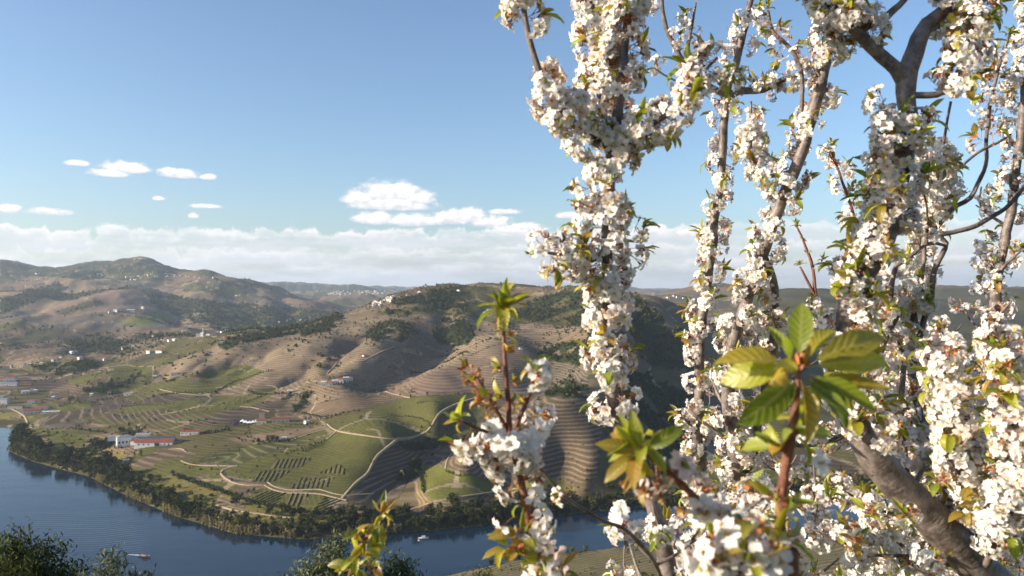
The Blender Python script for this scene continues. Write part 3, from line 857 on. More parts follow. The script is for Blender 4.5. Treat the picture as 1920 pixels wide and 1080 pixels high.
TRACKS = [
    (4.2, [(614, 795), (622, 803), (632, 808), (660, 813), (700, 819), (745, 825)]),
    (4.6, [(900, 744), (870, 752), (845, 762), (825, 774), (815, 788), (809, 800), (800, 811), (775, 818), (745, 825), (727, 838), (706, 855), (697, 872), (690, 888), (668, 904), (652, 922), (640, 936)]),
    (3.4, [(632, 808), (612, 824)]),
    (3.6, [(545, 826), (575, 815), (614, 803)]),
    (4.0, [(445, 873), (425, 878), (410, 885), (420, 895), (440, 906), (462, 910), (492, 909)]),
    (4.0, [(496, 909), (508, 917), (535, 924), (580, 925), (602, 926), (640, 936), (650, 938)]),
    (2.6, [(502, 904), (516, 914), (545, 919), (600, 917), (622, 925), (645, 929)]),
    (3.2, [(340, 864), (352, 870), (380, 873), (445, 874)]),
    (3.4, [(350, 848), (347, 843), (336, 840), (315, 843)]),
    (4.0, [(704, 731), (735, 738), (770, 746)]),
    (3.0, [(680, 677), (710, 662), (740, 649)]),
    (3.0, [(612, 703), (622, 690), (632, 680)]),
    (3.6, [(400, 945), (440, 957), (500, 965), (545, 971)]),
    (5.0, [(20, 766), (40, 774), (50, 785), (55, 797), (60, 803)]),
    (3.0, [(742, 969), (780, 952), (815, 940), (870, 931), (930, 922), (970, 915)]),
    (3.0, [(450, 762), (475, 764), (505, 772)]),
    (3.0, [(500, 722), (520, 725), (530, 727)]),
    (2.6, [(825, 668), (845, 658), (860, 650)]),
    (2.6, [(645, 930), (700, 926)]),
    (3.0, [(835, 880), (838, 862), (850, 845), (862, 836)]),
    (3.0, [(930, 835), (950, 815), (965, 812)]),
    (2.6, [(380, 905), (420, 925)]),
    (3.0, [(300, 730), (330, 737), (385, 742), (440, 738)]),
]
for w_, pts in TRACKS:
    ribbon('dirt_track', pts, w_ * 0.62, M_TRACK)

# ---- river
def water_material():
    m = bpy.data.materials.new('river_water')
    m.use_nodes = True
    n = Nodes(m.node_tree)
    b = n.new('ShaderNodeBsdfPrincipled'); o = n.new('ShaderNodeOutputMaterial')
    n.link(b.outputs[0], o.inputs[0])
    b.inputs['Base Color'].default_value = (0.005, 0.016, 0.032, 1)
    b.inputs['Roughness'].default_value = 0.06
    b.inputs['IOR'].default_value = 1.333
    pos = n.new('ShaderNodeNewGeometry').outputs['Position']
    x, y, z = n.sep(pos)
    small = n.noise(n.scale(pos, (0.35, 0.55, 1.0)), 1.0, 4.0, 0.6)
    big = n.noise(n.scale(pos, (0.02, 0.05, 1.0)), 1.0, 2.0)
    # wake of the boat: long crests spreading behind it
    bx, by = -305.0, 652.0
    rx, ry = n.m('SUBTRACT', x, bx), n.m('SUBTRACT', y, by)
    hook = n.m('MULTIPLY', n.m('MAXIMUM', n.m('ADD', rx, n.m('MULTIPLY', ry, 0.42)), -40.0), 0.35)
    ph = n.m('ADD', ry, n.m('MULTIPLY', rx, -0.06))
    ph = n.m('SUBTRACT', ph, hook)
    ph = n.m('ADD', ph, n.m('MULTIPLY', n.noise(n.scale(pos, (0.02, 0.02, 1)), 1.0, 2.0), 9.0))
    wave = n.m('SINE', n.m('MULTIPLY', ph, 2 * math.pi / 6.4))
    right = n.ramp(n.m('ADD', rx, n.m('MULTIPLY', ry, 0.38)), 12.0, -8.0)
    left = n.ramp(n.m('ADD', rx, n.m('MULTIPLY', ry, 1.0)), -95.0, -10.0)
    deep = n.m('MULTIPLY', n.ramp(ry, 3.0, 14.0), n.ramp(ry, 170.0, 60.0))
    mask = n.m('MULTIPLY', n.m('MULTIPLY', right, left), deep)
    hgt = n.m('ADD', n.m('MULTIPLY', small, 0.10), n.m('MULTIPLY', n.m('MULTIPLY', wave, mask), 0.12))
    hgt = n.m('ADD', hgt, n.m('MULTIPLY', big, 0.5))
    bp = n.new('ShaderNodeBump')
    bp.inputs['Strength'].default_value = 0.55
    bp.inputs['Distance'].default_value = 1.0
    n.link(hgt, bp.inputs['Height'])
    n.link(bp.outputs[0], b.inputs['Normal'])
    return m
wx = np.array([-3200, 3200, 3200, -3200.0]); wy = np.array([180, 180, 2100, 2100.0])
tag(link('river', mesh_np('river', np.stack([wx, wy, wx * 0], 1), np.array([[0, 1, 2, 3]]), water_material())), kind='structure')
# ------------------------------------------------------------------ vegetation of the valley
def foliage_material(name, cols, trans=0.25):
    m = bpy.data.materials.new(name)
    m.use_nodes = True
    n = Nodes(m.node_tree)
    o = n.new('ShaderNodeOutputMaterial')
    tint = n.new('ShaderNodeAttribute', attribute_name='tint').outputs['Fac']
    leafr = n.new('ShaderNodeAttribute', attribute_name='leafr').outputs['Fac']
    rnd = n.new('ShaderNodeObjectInfo').outputs['Random']
    r = n.m('FRACT', n.m('ADD', tint, rnd))
    cr = n.new('ShaderNodeValToRGB')
    els = cr.color_ramp.elements
    while len(els) < len(cols): els.new(0.5)
    for i, c in enumerate(cols):
        els[i].position = i / (len(cols) - 1); els[i].color = (*c, 1)
    n.link(r, cr.inputs[0])
    sc_ = n.new('ShaderNodeVectorMath', operation='SCALE')
    n.link(cr.outputs[0], sc_.inputs[0]); n.link(n.ramp(leafr, 0, 1, 0.50, 1.15, smooth=False), sc_.inputs['Scale'])
    d = n.new('ShaderNodeBsdfDiffuse'); t = n.new('ShaderNodeBsdfTranslucent')
    n.link(sc_.outputs[0], d.inputs[0]); n.link(sc_.outputs[0], t.inputs[0])
    mx = n.new('ShaderNodeMixShader'); mx.inputs[0].default_value = trans
    n.link(d.outputs[0], mx.inputs[1]); n.link(t.outputs[0], mx.inputs[2])
    n.link(mx.outputs[0], o.inputs[0])
    return m

def crown_template(n, seed, rx=0.5, rz=0.5, z0=0.5, leaf=0.16, lobes=6, hollow=0.45, point=0.0):
    """unit crown of leaf clumps spread through several lobes: verts, faces, leafr"""
    r = random.Random(seed)
    L = []
    for i in range(lobes):
        a, rr = r.uniform(0, 6.283), r.uniform(0.15, 0.6)
        zz = r.uniform(-0.55, 0.65)
        shrink = 1 - point * max(0, zz + 0.3)
        L.append((math.cos(a) * rr * rx * shrink, math.sin(a) * rr * rx * shrink, z0 + zz * rz, r.uniform(0.42, 0.62)))
    V_, F_, B_ = [], [], []
    for i in range(n):
        cx_, cy_, cz0, ls = L[i % lobes]
        while True:
            d = Vector((r.gauss(0, 1), r.gauss(0, 1), r.gauss(0, 1)))
            if d.length > 0.1: break
        d.normalize()
        k = hollow + (1 - hollow) * r.random() ** 0.6
        p = Vector((cx_ + d.x * rx * ls * k, cy_ + d.y * rx * ls * k, cz0 + d.z * rz * ls * k))
        nrm = (d + Vector((r.uniform(-0.8, 0.8), r.uniform(-0.8, 0.8), r.uniform(-0.4, 0.9)))).normalized()
        u = nrm.orthogonal().normalized()
        ang = r.uniform(0, 6.28)
        w = nrm.cross(u)
        u2, w2 = u * math.cos(ang) + w * math.sin(ang), w * math.cos(ang) - u * math.sin(ang)
        s1, s2 = leaf * r.uniform(0.5, 1.1), leaf * r.uniform(0.35, 0.8)
        o0 = len(V_)
        V_ += [tuple(p - u2 * s1), tuple(p + w2 * s2 + nrm * s2 * 0.3), tuple(p + u2 * s1), tuple(p - w2 * s2 - nrm * s2 * 0.2)]
        F_.append((o0, o0 + 1, o0 + 2, o0 + 3))
        lr = r.random()
        B_ += [lr] * 4
    return np.array(V_), np.array(F_), np.array(B_)

BUSH_T = [crown_template(20, s, 0.55, 0.5, 0.42, 0.29, 4, 0.4) for s in range(5)]
LOW_T = [crown_template(14, 40 + s, 0.55, 0.5, 0.42, 0.33, 3, 0.35) for s in range(6)]
def scatter(name, pts, sizes, mat, temps=BUSH_T, squash=(0.8, 1.2), seed=1, label=None):
    """pts (n,3); joined clumps, one piece of ground cover"""
    r = np.random.RandomState(seed)
    vs, fs, bs, ts, off = [], [], [], [], 0
    for p, s in zip(pts, sizes):
        v, f, b = temps[r.randint(len(temps))]
        a = r.uniform(0, 6.283); c, sn = math.cos(a), math.sin(a)
        q = np.stack([v[:, 0] * c - v[:, 1] * sn, v[:, 0] * sn + v[:, 1] * c, v[:, 2] * r.uniform(*squash)], 1) * s
        q[:, 2] -= 0.06 * s
        vs.append(q + p); fs.append(f + off); bs.append(b); ts.append(np.full(len(v), r.random()))
        off += len(v)
    o = link(name, mesh_np(name, np.concatenate(vs), np.concatenate(fs), mat, attrs={'leafr': np.concatenate(bs), 'tint': np.concatenate(ts)}))
    tag(o, label=label, kind='stuff')
    return o

M_WOOD_F = foliage_material('wood_foliage', [(0.045, 0.056, 0.02), (0.07, 0.08, 0.027), (0.052, 0.064, 0.026), (0.09, 0.095, 0.034)], 0.15)
M_SCRUB_F = foliage_material('scrub_foliage', [(0.075, 0.08, 0.03), (0.05, 0.06, 0.024), (0.11, 0.105, 0.04), (0.045, 0.055, 0.02)], 0.2)
M_HEDGE_F = foliage_material('hedge_foliage', [(0.05, 0.062, 0.024), (0.065, 0.075, 0.03), (0.04, 0.05, 0.02)], 0.15)
M_REED = foliage_material('reed_blades', [(0.25, 0.21, 0.10), (0.18, 0.165, 0.07), (0.29, 0.24, 0.125)], 0.3)
M_VINE = foliage_material('vine_row_foliage', [(0.11, 0.118, 0.038), (0.09, 0.10, 0.034), (0.125, 0.125, 0.045)], 0.25)

def world_of(mask):
    """random ground points inside a boolean vertex mask, area-weighted"""
    j, i = np.where(mask)
    ar = GD[j, i] * np.gradient(ROWS)[j] * np.gradient(COLS)[i]
    return j, i, ar / ar.sum(), ar.sum()

nprng = np.random.RandomState(5)
def fill(mask, spacing, size, name, mat, cap=6000, lift=0.0, seed=1, temps=BUSH_T, label=None):
    j, i, pr, area = world_of(mask)
    if len(j) == 0: return
    n_ = int(min(cap, area / spacing ** 2))
    k = nprng.choice(len(j), n_, p=pr)
    x = GX[j[k], i[k]] + nprng.uniform(-2, 2, n_); y = GY[j[k], i[k]] + nprng.uniform(-3, 3, n_)
    z = ground_z(x, y)
    sz = nprng.uniform(size[0], size[1], n_) * (0.7 + 0.6 * nprng.rand(n_) ** 2)
    scatter(name, np.stack([x, y, z + lift], 1), sz, mat, temps, seed=seed, label=label)

vis_near = (GD < 2600)
fill((woodm > 0.9) & vis_near & (PX < 1130), 6.0, (4.5, 8.5), 'woodland', M_WOOD_F, 5200, seed=2, label='dark evergreen woodland on the central hill and in its gullies')
fill((woodm > 0.9) & vis_near & (PX >= 1130), 9.5, (6.0, 11.0), 'woodland', M_WOOD_F, 3000, seed=3, label='dark woodland on the shaded slope behind the cherry trees')
# scattered trees over the top of the hill
top = vis_near & (GD > 1500) & (woodm < 0.3) & (GZ > 110) & (PX > 380) & (PX < 1200) & (fbm(GX / 45, GY / 60, 3, 140) > 0.08)
fill(top, 15, (3.0, 6.5), 'hilltop_scrub', M_SCRUB_F, 1500, seed=4, label='scattered scrub and small trees over the hilltop')
leftm = (GD > 1400) & (GD < 5200) & (PX < 640) & (PX > -60) & (fbm(GX / 90, GY / 160, 3, 150) > 0.20)
fill(leftm, 20, (5, 10), 'valley_scrub', M_WOOD_F, 2200, temps=LOW_T, seed=5, label='scattered trees and scrub over the left hills')
fill((woodm > 0.7) & (GD >= 2000) & (GD < 4600) & (PX < 700), 22, (8, 14), 'far_woodland', M_WOOD_F, 2600, temps=LOW_T, seed=6, label='bluish far woodland on the shaded left mountainside')
edgem = vis_near & (edge < 0.05) & (woodm < 0.3) & (PX < 1130) & (GD > 900) & (fbm(GX / 60, GY / 60, 2, 160) > 0.0)
fill(edgem, 5.5, (1.8, 3.6), 'field_margin_scrub', M_HEDGE_F, 3200, temps=LOW_T, seed=7, label='low scrub along the field margins')

fill(vis_near & (GD > 700) & (PX < 1140) & (PX > -20) & (woodm < 0.3) & (GY - np.interp(GX, SX, SY) > 30) & (fbm(GX / 55, GY / 75, 2, 170) > 0.12), 16, (1.3, 3.4), 'field_trees', M_HEDGE_F, 2200, temps=LOW_T, seed=8, label='small single bushes sprinkled over the vineyards')
ragw = sum((np.roll(np.roll(woodm, a, 0), b, 1) for a in (-5, 0, 5) for b in (-9, 0, 9)))
fill(vis_near & (ragw > 0.5) & (woodm < 0.5) & (PX < 1140), 11, (2.5, 5.0), 'wood_fringe', M_SCRUB_F, 2200, temps=LOW_T, seed=10, label='loose scrub fringing the dark woods')
fill((GY < np.interp(GX, NX, NY)) & (GY > 520) & (GX > -60) & (GX < 260) & (fbm(GX / 25, GY / 25, 2, 180) > 0.1), 7, (1.2, 2.6), 'near_bank_scrub', M_SCRUB_F, 500, seed=12, label='low scrub on the near riverbank terraces')
# hedges and dotted tree lines along tracks
def dotted(pts, step, size, jitter=0.8):
    P, S = [], []
    for (a, b) in zip(pts[:-1], pts[1:]):
        A_, B_ = hit(*a), hit(*b)
        n_ = max(1, int((B_ - A_).length / step))
        for k in range(n_):
            q = A_.lerp(B_, (k + 0.5) / n_)
            x, y = q.x + nprng.uniform(-jitter, jitter), q.y + nprng.uniform(-jitter, jitter)
            P.append((x, y, float(ground_z(x, y)))); S.append(nprng.uniform(*size))
    return P, S
HEDGES = [([(725, 777), (765, 781), (808, 795)], 5.0, (2.2, 3.2)), ([(677, 770), (640, 776), (610, 787)], 6, (2.4, 4.0)), ([(400, 737), (440, 716), (480, 703), (512, 695)], 5, (3.0, 4.5)),
          ([(300, 742), (345, 737), (400, 737)], 5, (3, 4.2)), ([(780, 757), (840, 764)], 5, (2.2, 3)), ([(787, 872), (790, 900), (795, 926)], 4.5, (2.5, 4)), ([(790, 880), (797, 925)], 4.5, (2.5, 4)),
          ([(835, 885), (860, 895), (885, 890)], 4, (2, 3.4)), ([(465, 733), (500, 741), (540, 738)], 4.5, (3, 4.5)), ([(500, 740), (470, 752), (455, 757)], 4.5, (3, 4.5)),
          ([(535, 852), (575, 838), (612, 826)], 4.5, (2.2, 3.6)), ([(565, 848), (610, 830)], 4, (2.6, 3.6)), ([(200, 803), (260, 792), (300, 786)], 8, (2.4, 3.6)), ([(130, 803), (200, 812)], 6, (3, 5)),
          ([(210, 762), (290, 760), (330, 757)], 7, (2, 3)), ([(330, 775), (380, 765)], 7, (2, 3)), ([(560, 775), (600, 783), (640, 778)], 5, (2.4, 3.8)), ([(510, 805), (560, 797), (600, 795)], 6, (2.4, 3.6)),
          ([(480, 836), (510, 830), (545, 828)], 5, (3.2, 5.5)), ([(255, 737), (220, 745), (180, 752)], 6, (2.6, 4)), ([(690, 868), (705, 866)], 4, (3, 5)), ([(420, 690), (455, 684), (490, 672)], 6, (2.5, 4)),
          ([(880, 668), (940, 645), (1000, 655)], 6, (2.5, 4)), ([(770, 700), (830, 680), (880, 662)], 5, (3, 4.5)), ([(700, 733), (760, 715)], 6, (2, 3.4)), ([(440, 885), (480, 905)], 9, (1.5, 2.2)),
          ([(345, 808), (375, 815), (400, 812), (430, 806)], 4, (3.5, 5.5)), ([(400, 920), (440, 932), (480, 945), (540, 957), (600, 965), (650, 955)], 4.5, (3.5, 6)), ([(320, 890), (360, 905), (400, 920)], 4, (3.5, 6)),
          ([(340, 897), (390, 912), (430, 930), (470, 925), (480, 918)], 4.5, (3, 5)), ([(640, 955), (700, 958), (740, 965)], 4, (4, 6.5))]
hp, hs = [], []
for pts, st, sz in HEDGES:
    P_, S_ = dotted(pts, st, sz)
    hp += P_; hs += S_
scatter('hedgerows', hp, hs, M_HEDGE_F, seed=9, label='dotted hedgerows between the vineyard plots and along the tracks')

# vine rows on the near plots: low leafy strips, each plot joined
def vine_plot(poly, spacing, ang, hgt=0.75):
    P3 = [hit(*p) for p in poly]
    pl = [(p.x, p.y) for p in P3]
    c, s = math.cos(ang), math.sin(ang)
    uv = [(x * c + y * s, -x * s + y * c) for x, y in pl]
    u0, u1 = min(u for u, _ in uv), max(u for u, _ in uv)
    v0, v1 = min(v for _, v in uv), max(v for _, v in uv)
    V_, F_ = [], []
    for u in np.arange(u0, u1, spacing):
        vv = np.arange(v0, v1, 2.5)
        x, y = u * c - vv * s, u * s + vv * c
        ins = in_poly(x, y, pl)
        x, y = x + 0.25 * fbm(vv / 3, vv * 0 + u, 1, 3), y
        z = ground_z(x, y)
        hh = hgt * (0.7 + 0.5 * vnoise(vv / 1.7, vv * 0 + u, 9))
        for k in range(len(vv) - 1):
            if ins[k] and ins[k + 1] and hash01(np.array([k]), np.array([int(u * 7)]), 3)[0] > 0.03:
                o0 = len(V_)
                w = 0.30
                for q in (k, k + 1):
                    V_ += [(x[q] - c * w, y[q] - s * w, z[q] - 0.1), (x[q] - c * w * 0.8, y[q] - s * w * 0.8, z[q] + hh[q]), (x[q] + c * w * 0.8, y[q] + s * w * 0.8, z[q] + hh[q]), (x[q] + c * w, y[q] + s * w, z[q] - 0.1)]
                for e in range(3):
                    F_.append((o0 + e, o0 + e + 1, o0 + 5 + e, o0 + 4 + e))
    return V_, F_
VINES = [([(505, 880), (520, 861), (588, 857), (562, 878)], 0.12), ([(468, 904), (487, 882), (549, 881), (514, 904)], 0.12), ([(538, 918), (565, 895), (628, 895), (609, 917)], 0.12), ([(592, 889), (636, 868), (655, 891)], 0.12),
         ([(528, 952), (540, 924), (578, 924), (564, 952)], 0.12), ([(457, 943), (495, 920), (536, 924), (516, 948)], -0.45), ([(585, 955), (610, 930), (640, 937), (615, 962)], -0.6)]
vv_, ff_ = [], []
for poly, an_ in VINES:
    v, f = vine_plot(poly, 5.0, an_)
    o0 = len(vv_); vv_ += v; ff_ += [tuple(i + o0 for i in q) for q in f]
ob = link('vine_rows', mesh_np('vine_rows', np.array(vv_), np.array(ff_), M_VINE, attrs={'leafr': np.random.RandomState(3).rand(len(vv_)), 'tint': np.repeat(np.random.RandomState(4).rand(len(vv_) // 8), 8)}))
tag(ob, 'short dark vine rows combed across the near green plots', kind='stuff')

# trees along the far bank: things of their own
TREE_KINDS = [('dark', [(0.022, 0.034, 0.012), (0.04, 0.05, 0.016), (0.03, 0.042, 0.018)]), ('olive', [(0.06, 0.07, 0.024), (0.085, 0.09, 0.03), (0.05, 0.06, 0.026)]), ('tawny', [(0.15, 0.12, 0.055), (0.12, 0.10, 0.045)]), ('fresh', [(0.10, 0.125, 0.025), (0.13, 0.15, 0.03)])]
M_TRUNK = principled('tree_trunk_bark', (0.09, 0.07, 0.055), 0.9, 0.1)
TREE_MESH = {}
for ki, (kn, cols) in enumerate(TREE_KINDS):
    mt = foliage_material(kn + '_tree_foliage', cols, 0.2)
    for v_ in range(3):
        v, f, b = crown_template(150, 100 + ki * 10 + v_, 0.46, 0.42, 0.56, 0.105, 9, 0.5)
        TREE_MESH[(kn, v_)] = mesh_np('crown', v, f, mt, attrs={'leafr': b, 'tint': np.zeros(len(v))})
tr = MB().tube([(0, 0, -0.08), (0.01, 0, 0.2), (0, 0.01, 0.5)], [0.035, 0.026, 0.012], 6)
for a_ in (0.4, 2.5, 4.6):
    tr.tube([(0, 0, 0.28), (math.cos(a_) * 0.12, math.sin(a_) * 0.12, 0.45), (math.cos(a_) * 0.22, math.sin(a_) * 0.22, 0.62)], [0.016, 0.012, 0.006], 5)
TRUNK_MESH = tr.mesh('trunk', M_TRUNK)
def bank_tree(x, y, h, kind, wide, label, group, z=None):
    o = empty('bank_tree', (x, y, float(ground_z(x, y)) - 0.2 if z is None else z), rng.uniform(0, 6.28))
    o.scale = (h * wide, h * wide, h)
    tag(o, label, 'tree', group)
    link('trunk', TRUNK_MESH, o)
    link('crown', TREE_MESH[(kind, rng.randrange(3))], o)
    return o
def line_of(pts):
    P_ = [Vector((*p, 0)) for p in pts]
    d = [0]
    for a, b in zip(P_[:-1], P_[1:]): d.append(d[-1] + (b - a).length)
    return P_, d
def place_words(x, h):
    size = 'tall' if h > 9.5 else ('low' if h < 6.5 else 'middling')
    where = ('below the winery terraces' if x < -390 else 'below the pale meadow strip' if x < -300 else 'below the curved double track' if x < -215 else 'below the combed vine plots' if x < -120 else 'below the terraced bowl' if x < -45 else 'below the bright green plot')
    return size, where
# headland of dark tall trees at the left
for k in range(46):
    x = rng.uniform(-735, -440)
    y = float(np.interp(x, SX, SY)) + rng.uniform(5, 34)
    h_ = rng.uniform(13, 23)
    bank_tree(x, y, h_, 'dark', rng.uniform(0.8, 1.1), ('very tall' if h_ > 18 else 'tall') + ' dark tree of the headland grove ' + ('at the bend by the village road' if x < -660 else 'beside the bright green plot' if x < -560 else 'below the winery cypresses'), 'dark trees on the headland')
# mixed belt towards the middle
for k in range(230):
    x = rng.uniform(-450, 60)
    off = rng.choice([rng.uniform(3, 10), rng.uniform(8, 30), rng.uniform(15, 50)])
    y = float(np.interp(x, SX, SY)) + off
    kind = rng.choices(['dark', 'olive', 'tawny', 'fresh'], [3.5, 4, 1.6 if off < 10 else 0.4, 1.2])[0]
    if x > -130: kind = rng.choices(['dark', 'olive', 'fresh'], [6, 2.0, 0.8])[0]
    h_ = rng.uniform(5, 10) * (1.25 if kind == 'dark' else 1.0)
    sz_, wh_ = place_words(x, h_)
    lab = sz_ + ' ' + {'dark': 'dark green', 'olive': 'olive green', 'tawny': 'tawny dry', 'fresh': 'bright green'}[kind] + ' tree ' + ('at the water edge ' if off < 10 else 'in the riverbank belt ') + wh_
    bank_tree(x, y, h_, kind, rng.uniform(0.9, 1.3), lab, 'trees along the far riverbank')
for k in range(34):
    x = rng.uniform(60, 420)
    y = float(np.interp(x, SX, SY)) + rng.uniform(3, 26)
    kind = rng.choices(['dark', 'olive', 'tawny'], [5, 2, 1])[0]
    bank_tree(x, y, rng.uniform(6, 11), kind, rng.uniform(0.9, 1.3), {'dark': 'dark tree at the water edge beyond the blossom', 'olive': 'olive tinted tree at the water edge beyond the blossom', 'tawny': 'tawny tree at the water edge beyond the blossom'}[kind], 'trees along the bank behind the blossom')
for k in range(60):
    x = rng.uniform(-170, 45)
    y = float(np.interp(x, SX, SY)) + rng.uniform(8, 48)
    h_ = rng.uniform(7, 13); kd_ = rng.choices(['dark', 'olive'], [5, 1])[0]
    sz_, wh_ = place_words(x, h_)
    bank_tree(x, y, h_, kd_, rng.uniform(0.9, 1.2), sz_ + (' dark' if kd_ == 'dark' else ' olive green') + ' tree of the dense thicket ' + wh_, 'thicket on the far bank')
# near bank at the lower right
for k in range(26):
    x = rng.uniform(-20, 190)
    y = float(np.interp(x, NX, NY)) - rng.uniform(2, 9)
    kind = rng.choices(['fresh', 'olive', 'dark'], [3, 3, 1.5])[0]
    bank_tree(x, y, rng.uniform(3.5, 6.5), kind, rng.uniform(0.9, 1.4), {'fresh': 'fresh green riverside tree above the near terraces', 'olive': 'olive green riverside tree above the near terraces', 'dark': 'dark round riverside tree above the near terraces'}[kind], 'trees on the near riverbank')
# undergrowth and reeds at the water
P_, S_ = [], []
for k in range(2600):
    x = nprng.uniform(-740, 420)
    y = float(np.interp(x, SX, SY)) + abs(nprng.normal(0, 16)) + 0.4
    P_.append((x, y, float(ground_z(x, y)))); S_.append(nprng.uniform(2.0, 5.0))
scatter('bank_undergrowth', P_, S_, M_SCRUB_F, LOW_T, seed=21, label='dense dark undergrowth along the far water edge')
P_, S_ = [], []
for k in range(1000):
    x = nprng.uniform(-480, -100)
    if fbm(np.array([x / 30]), np.array([0.5]), 2, 33)[0] < -0.25: continue
    y = float(np.interp(x, SX, SY)) + nprng.uniform(-0.3, 3)
    P_.append((x, y, float(ground_z(x, y)))); S_.append(nprng.uniform(3.4, 6.4))
REED_T = [crown_template(30, 300 + s, 0.35, 0.62, 0.5, 0.16, 5, 0.2) for s in range(4)]
scatter('reed_bed', P_, S_, M_REED, REED_T, (1.1, 1.6), 22, label='tawny reed bed at the foot of the far bank')
# cypress-like columns and single trees near the winery
def point_tree(px, py, h, kind, wide, label, group=None):
    p = hit(px, py)
    o = bank_tree(p.x, p.y, h, kind, wide, label, group)
    o.name = 'tree'
    return o
point_tree(264, 857, 12, 'fresh', 0.42, 'slender yellow-green poplar below the winery yard')
point_tree(252, 858, 8, 'fresh', 0.45, 'shorter green tree beside the slender poplar')
for k, px in enumerate((206, 215, 219, 223, 227)):
    point_tree(px, 842, 6.0, 'dark', 0.35, 'narrow dark cypress in the row below the white winery block', 'cypresses below the winery')
point_tree(132, 758, 17, 'tawny', 0.9, 'large bare-looking tawny tree beside the river village')
for px, py in ((437, 797), (446, 796)):
    pass
for (px, py, h) in ((485, 830, 7), (510, 829, 11), (502, 828, 9), (520, 828, 8)):
    point_tree(px, py, h, 'dark', 0.9, 'dark round tree beside the small white farm sheds', 'trees by the farm sheds')
for (px, py) in ((750, 745), (802, 743), (800, 742), (770, 746), (594, 722), (583, 787)):
    point_tree(px, py, 7, 'dark', 0.3, 'thin dark cypress standing alone among the vineyards', 'lone cypresses')

# ---- olive trees on the slope below the camera
M_OLIVE = foliage_material('olive_leaf', [(0.12, 0.14, 0.07), (0.165, 0.185, 0.105), (0.085, 0.105, 0.05), (0.20, 0.22, 0.135)], 0.2)
M_OLIVE_D = foliage_material('dark_olive_leaf', [(0.06, 0.075, 0.026), (0.095, 0.11, 0.042), (0.045, 0.06, 0.022), (0.13, 0.14, 0.06)], 0.2)
def olive_tree(px, py_top, D, radius, height, mat, label, seed, leaf=0.055, n=9000):
    r = random.Random(seed)
    topp = pw_(px, py_top, D)
    base = Vector((topp.x, D, 218.9 - 0.5 * D - 0.2))
    o = empty('olive_tree', base)
    tag(o, label, 'tree')
    hh = topp.z - base.z
    mb = MB()
    mb.tube([(0, 0, -0.1), (0.08, 0.02, hh * 0.2), (-0.02, 0.05, hh * 0.42)], [0.24, 0.19, 0.15], 10)
    tips = []
    V_, F_, B_ = [], [], []
    for b in range(90):
        a, el_ = r.uniform(0, 6.283), r.uniform(0.25, 1.5)
        ln = radius * r.uniform(0.6, 1.0)
        st = Vector((0, 0, hh * 0.40))
        d = Vector((math.cos(a) * math.cos(el_), math.sin(a) * math.cos(el_), math.sin(el_)))
        end = st + Vector((d.x * ln, d.y * ln, max(d.z, 0) ** 0.45 * (hh * 0.60) * r.uniform(0.72, 0.98)))
        mid = st.lerp(end, 0.5) + Vector((0, 0, 0.15))
        if b < 14: mb.tube([st, mid, end], [0.07, 0.04, 0.01], 5)
        tips.append((st.lerp(end, 0.35), end))
    per = n // len(tips)
    for (p0, p1) in tips:
        for k in range(per):
            # leaves on fine upright sprays round each bough
            t = r.random() ** 0.6
            c = p0.lerp(p1, t) + Vector((r.gauss(0, 1), r.gauss(0, 1), r.gauss(0, 0.8))) * 0.22 * radius * (0.35 + 0.5 * (1 - t))
            d = Vector((r.gauss(0, 0.7), r.gauss(0, 0.7), r.uniform(0.1, 1.4))).normalized()
            s = d.cross(Vector((r.gauss(0, 1), r.gauss(0, 1), r.gauss(0, 1)))).normalized()
            L_ = leaf * r.uniform(0.7, 1.3)
            o0 = len(V_)
            V_ += [tuple(c - d * L_), tuple(c + s * L_ * 0.24), tuple(c + d * L_), tuple(c - s * L_ * 0.24)]
            F_.append((o0, o0 + 1, o0 + 2, o0 + 3)); B_ += [r.random()] * 4
    mb.build('trunk', M_TRUNK, o)
    tint = np.repeat(np.random.RandomState(seed).rand(len(V_) // 4) * 0.99, 4)
    link('crown', mesh_np('crown', np.array(V_), np.array(F_), mat, attrs={'leafr': np.array(B_), 'tint': tint}), o)
def pw_(px, py, D):
    return Vector(((px - CX) / F * D, D, CAM_Z - (py - CY) / F * D))
olive_tree(35, 985, 17.0, 1.75, 4.5, M_OLIVE_D, 'dark bushy olive tree at the edge of the slope', 61, 0.066, 32000)
olive_tree(190, 1022, 15.0, 1.15, 4.0, M_OLIVE, 'loose green olive tree beside the dark bushy one', 62, 0.06, 19000)
olive_tree(622, 1000, 14.0, 1.35, 4.0, M_OLIVE, 'grey-green olive tree in front of the river, behind the yellow sprig', 63, 0.06, 21000)
olive_tree(742, 1024, 14.5, 0.95, 3.5, M_OLIVE, 'smaller grey-green olive tree right of the yellow sprig', 64, 0.06, 13000)
olive_tree(905, 1050, 22.0, 1.2, 3.5, M_OLIVE_D, 'low dark bush below the leafy cherry shoot', 65, 0.065, 8000)
# ------------------------------------------------------------------ houses, winery, boats
M_WHITE = principled('whitewashed_wall', (0.55, 0.535, 0.51), 0.85, 0.1, 0.25, 0.06)
M_CREAM = principled('cream_wall', (0.46, 0.42, 0.33), 0.85, 0.1, 0.3, 0.08)
M_TILE = principled('red_roof_tiles', (0.22, 0.062, 0.042), 0.85, 0.1, 0.8, 0.25)
M_ORANGE = principled('orange_roof_tiles', (0.28, 0.105, 0.058), 0.85, 0.1, 0.8, 0.25)
M_SLATE = principled('grey_roof_sheet', (0.22, 0.225, 0.235), 0.6, 0.3, 0.5, 0.15)
M_DARKROOF = principled('dark_roof_sheet', (0.06, 0.065, 0.075), 0.6, 0.3, 0.5, 0.2)
M_OPENING = principled('dark_opening', (0.03, 0.032, 0.036), 0.35, 0.5)
M_DOOR = principled('brown_door', (0.12, 0.07, 0.04), 0.7, 0.2)
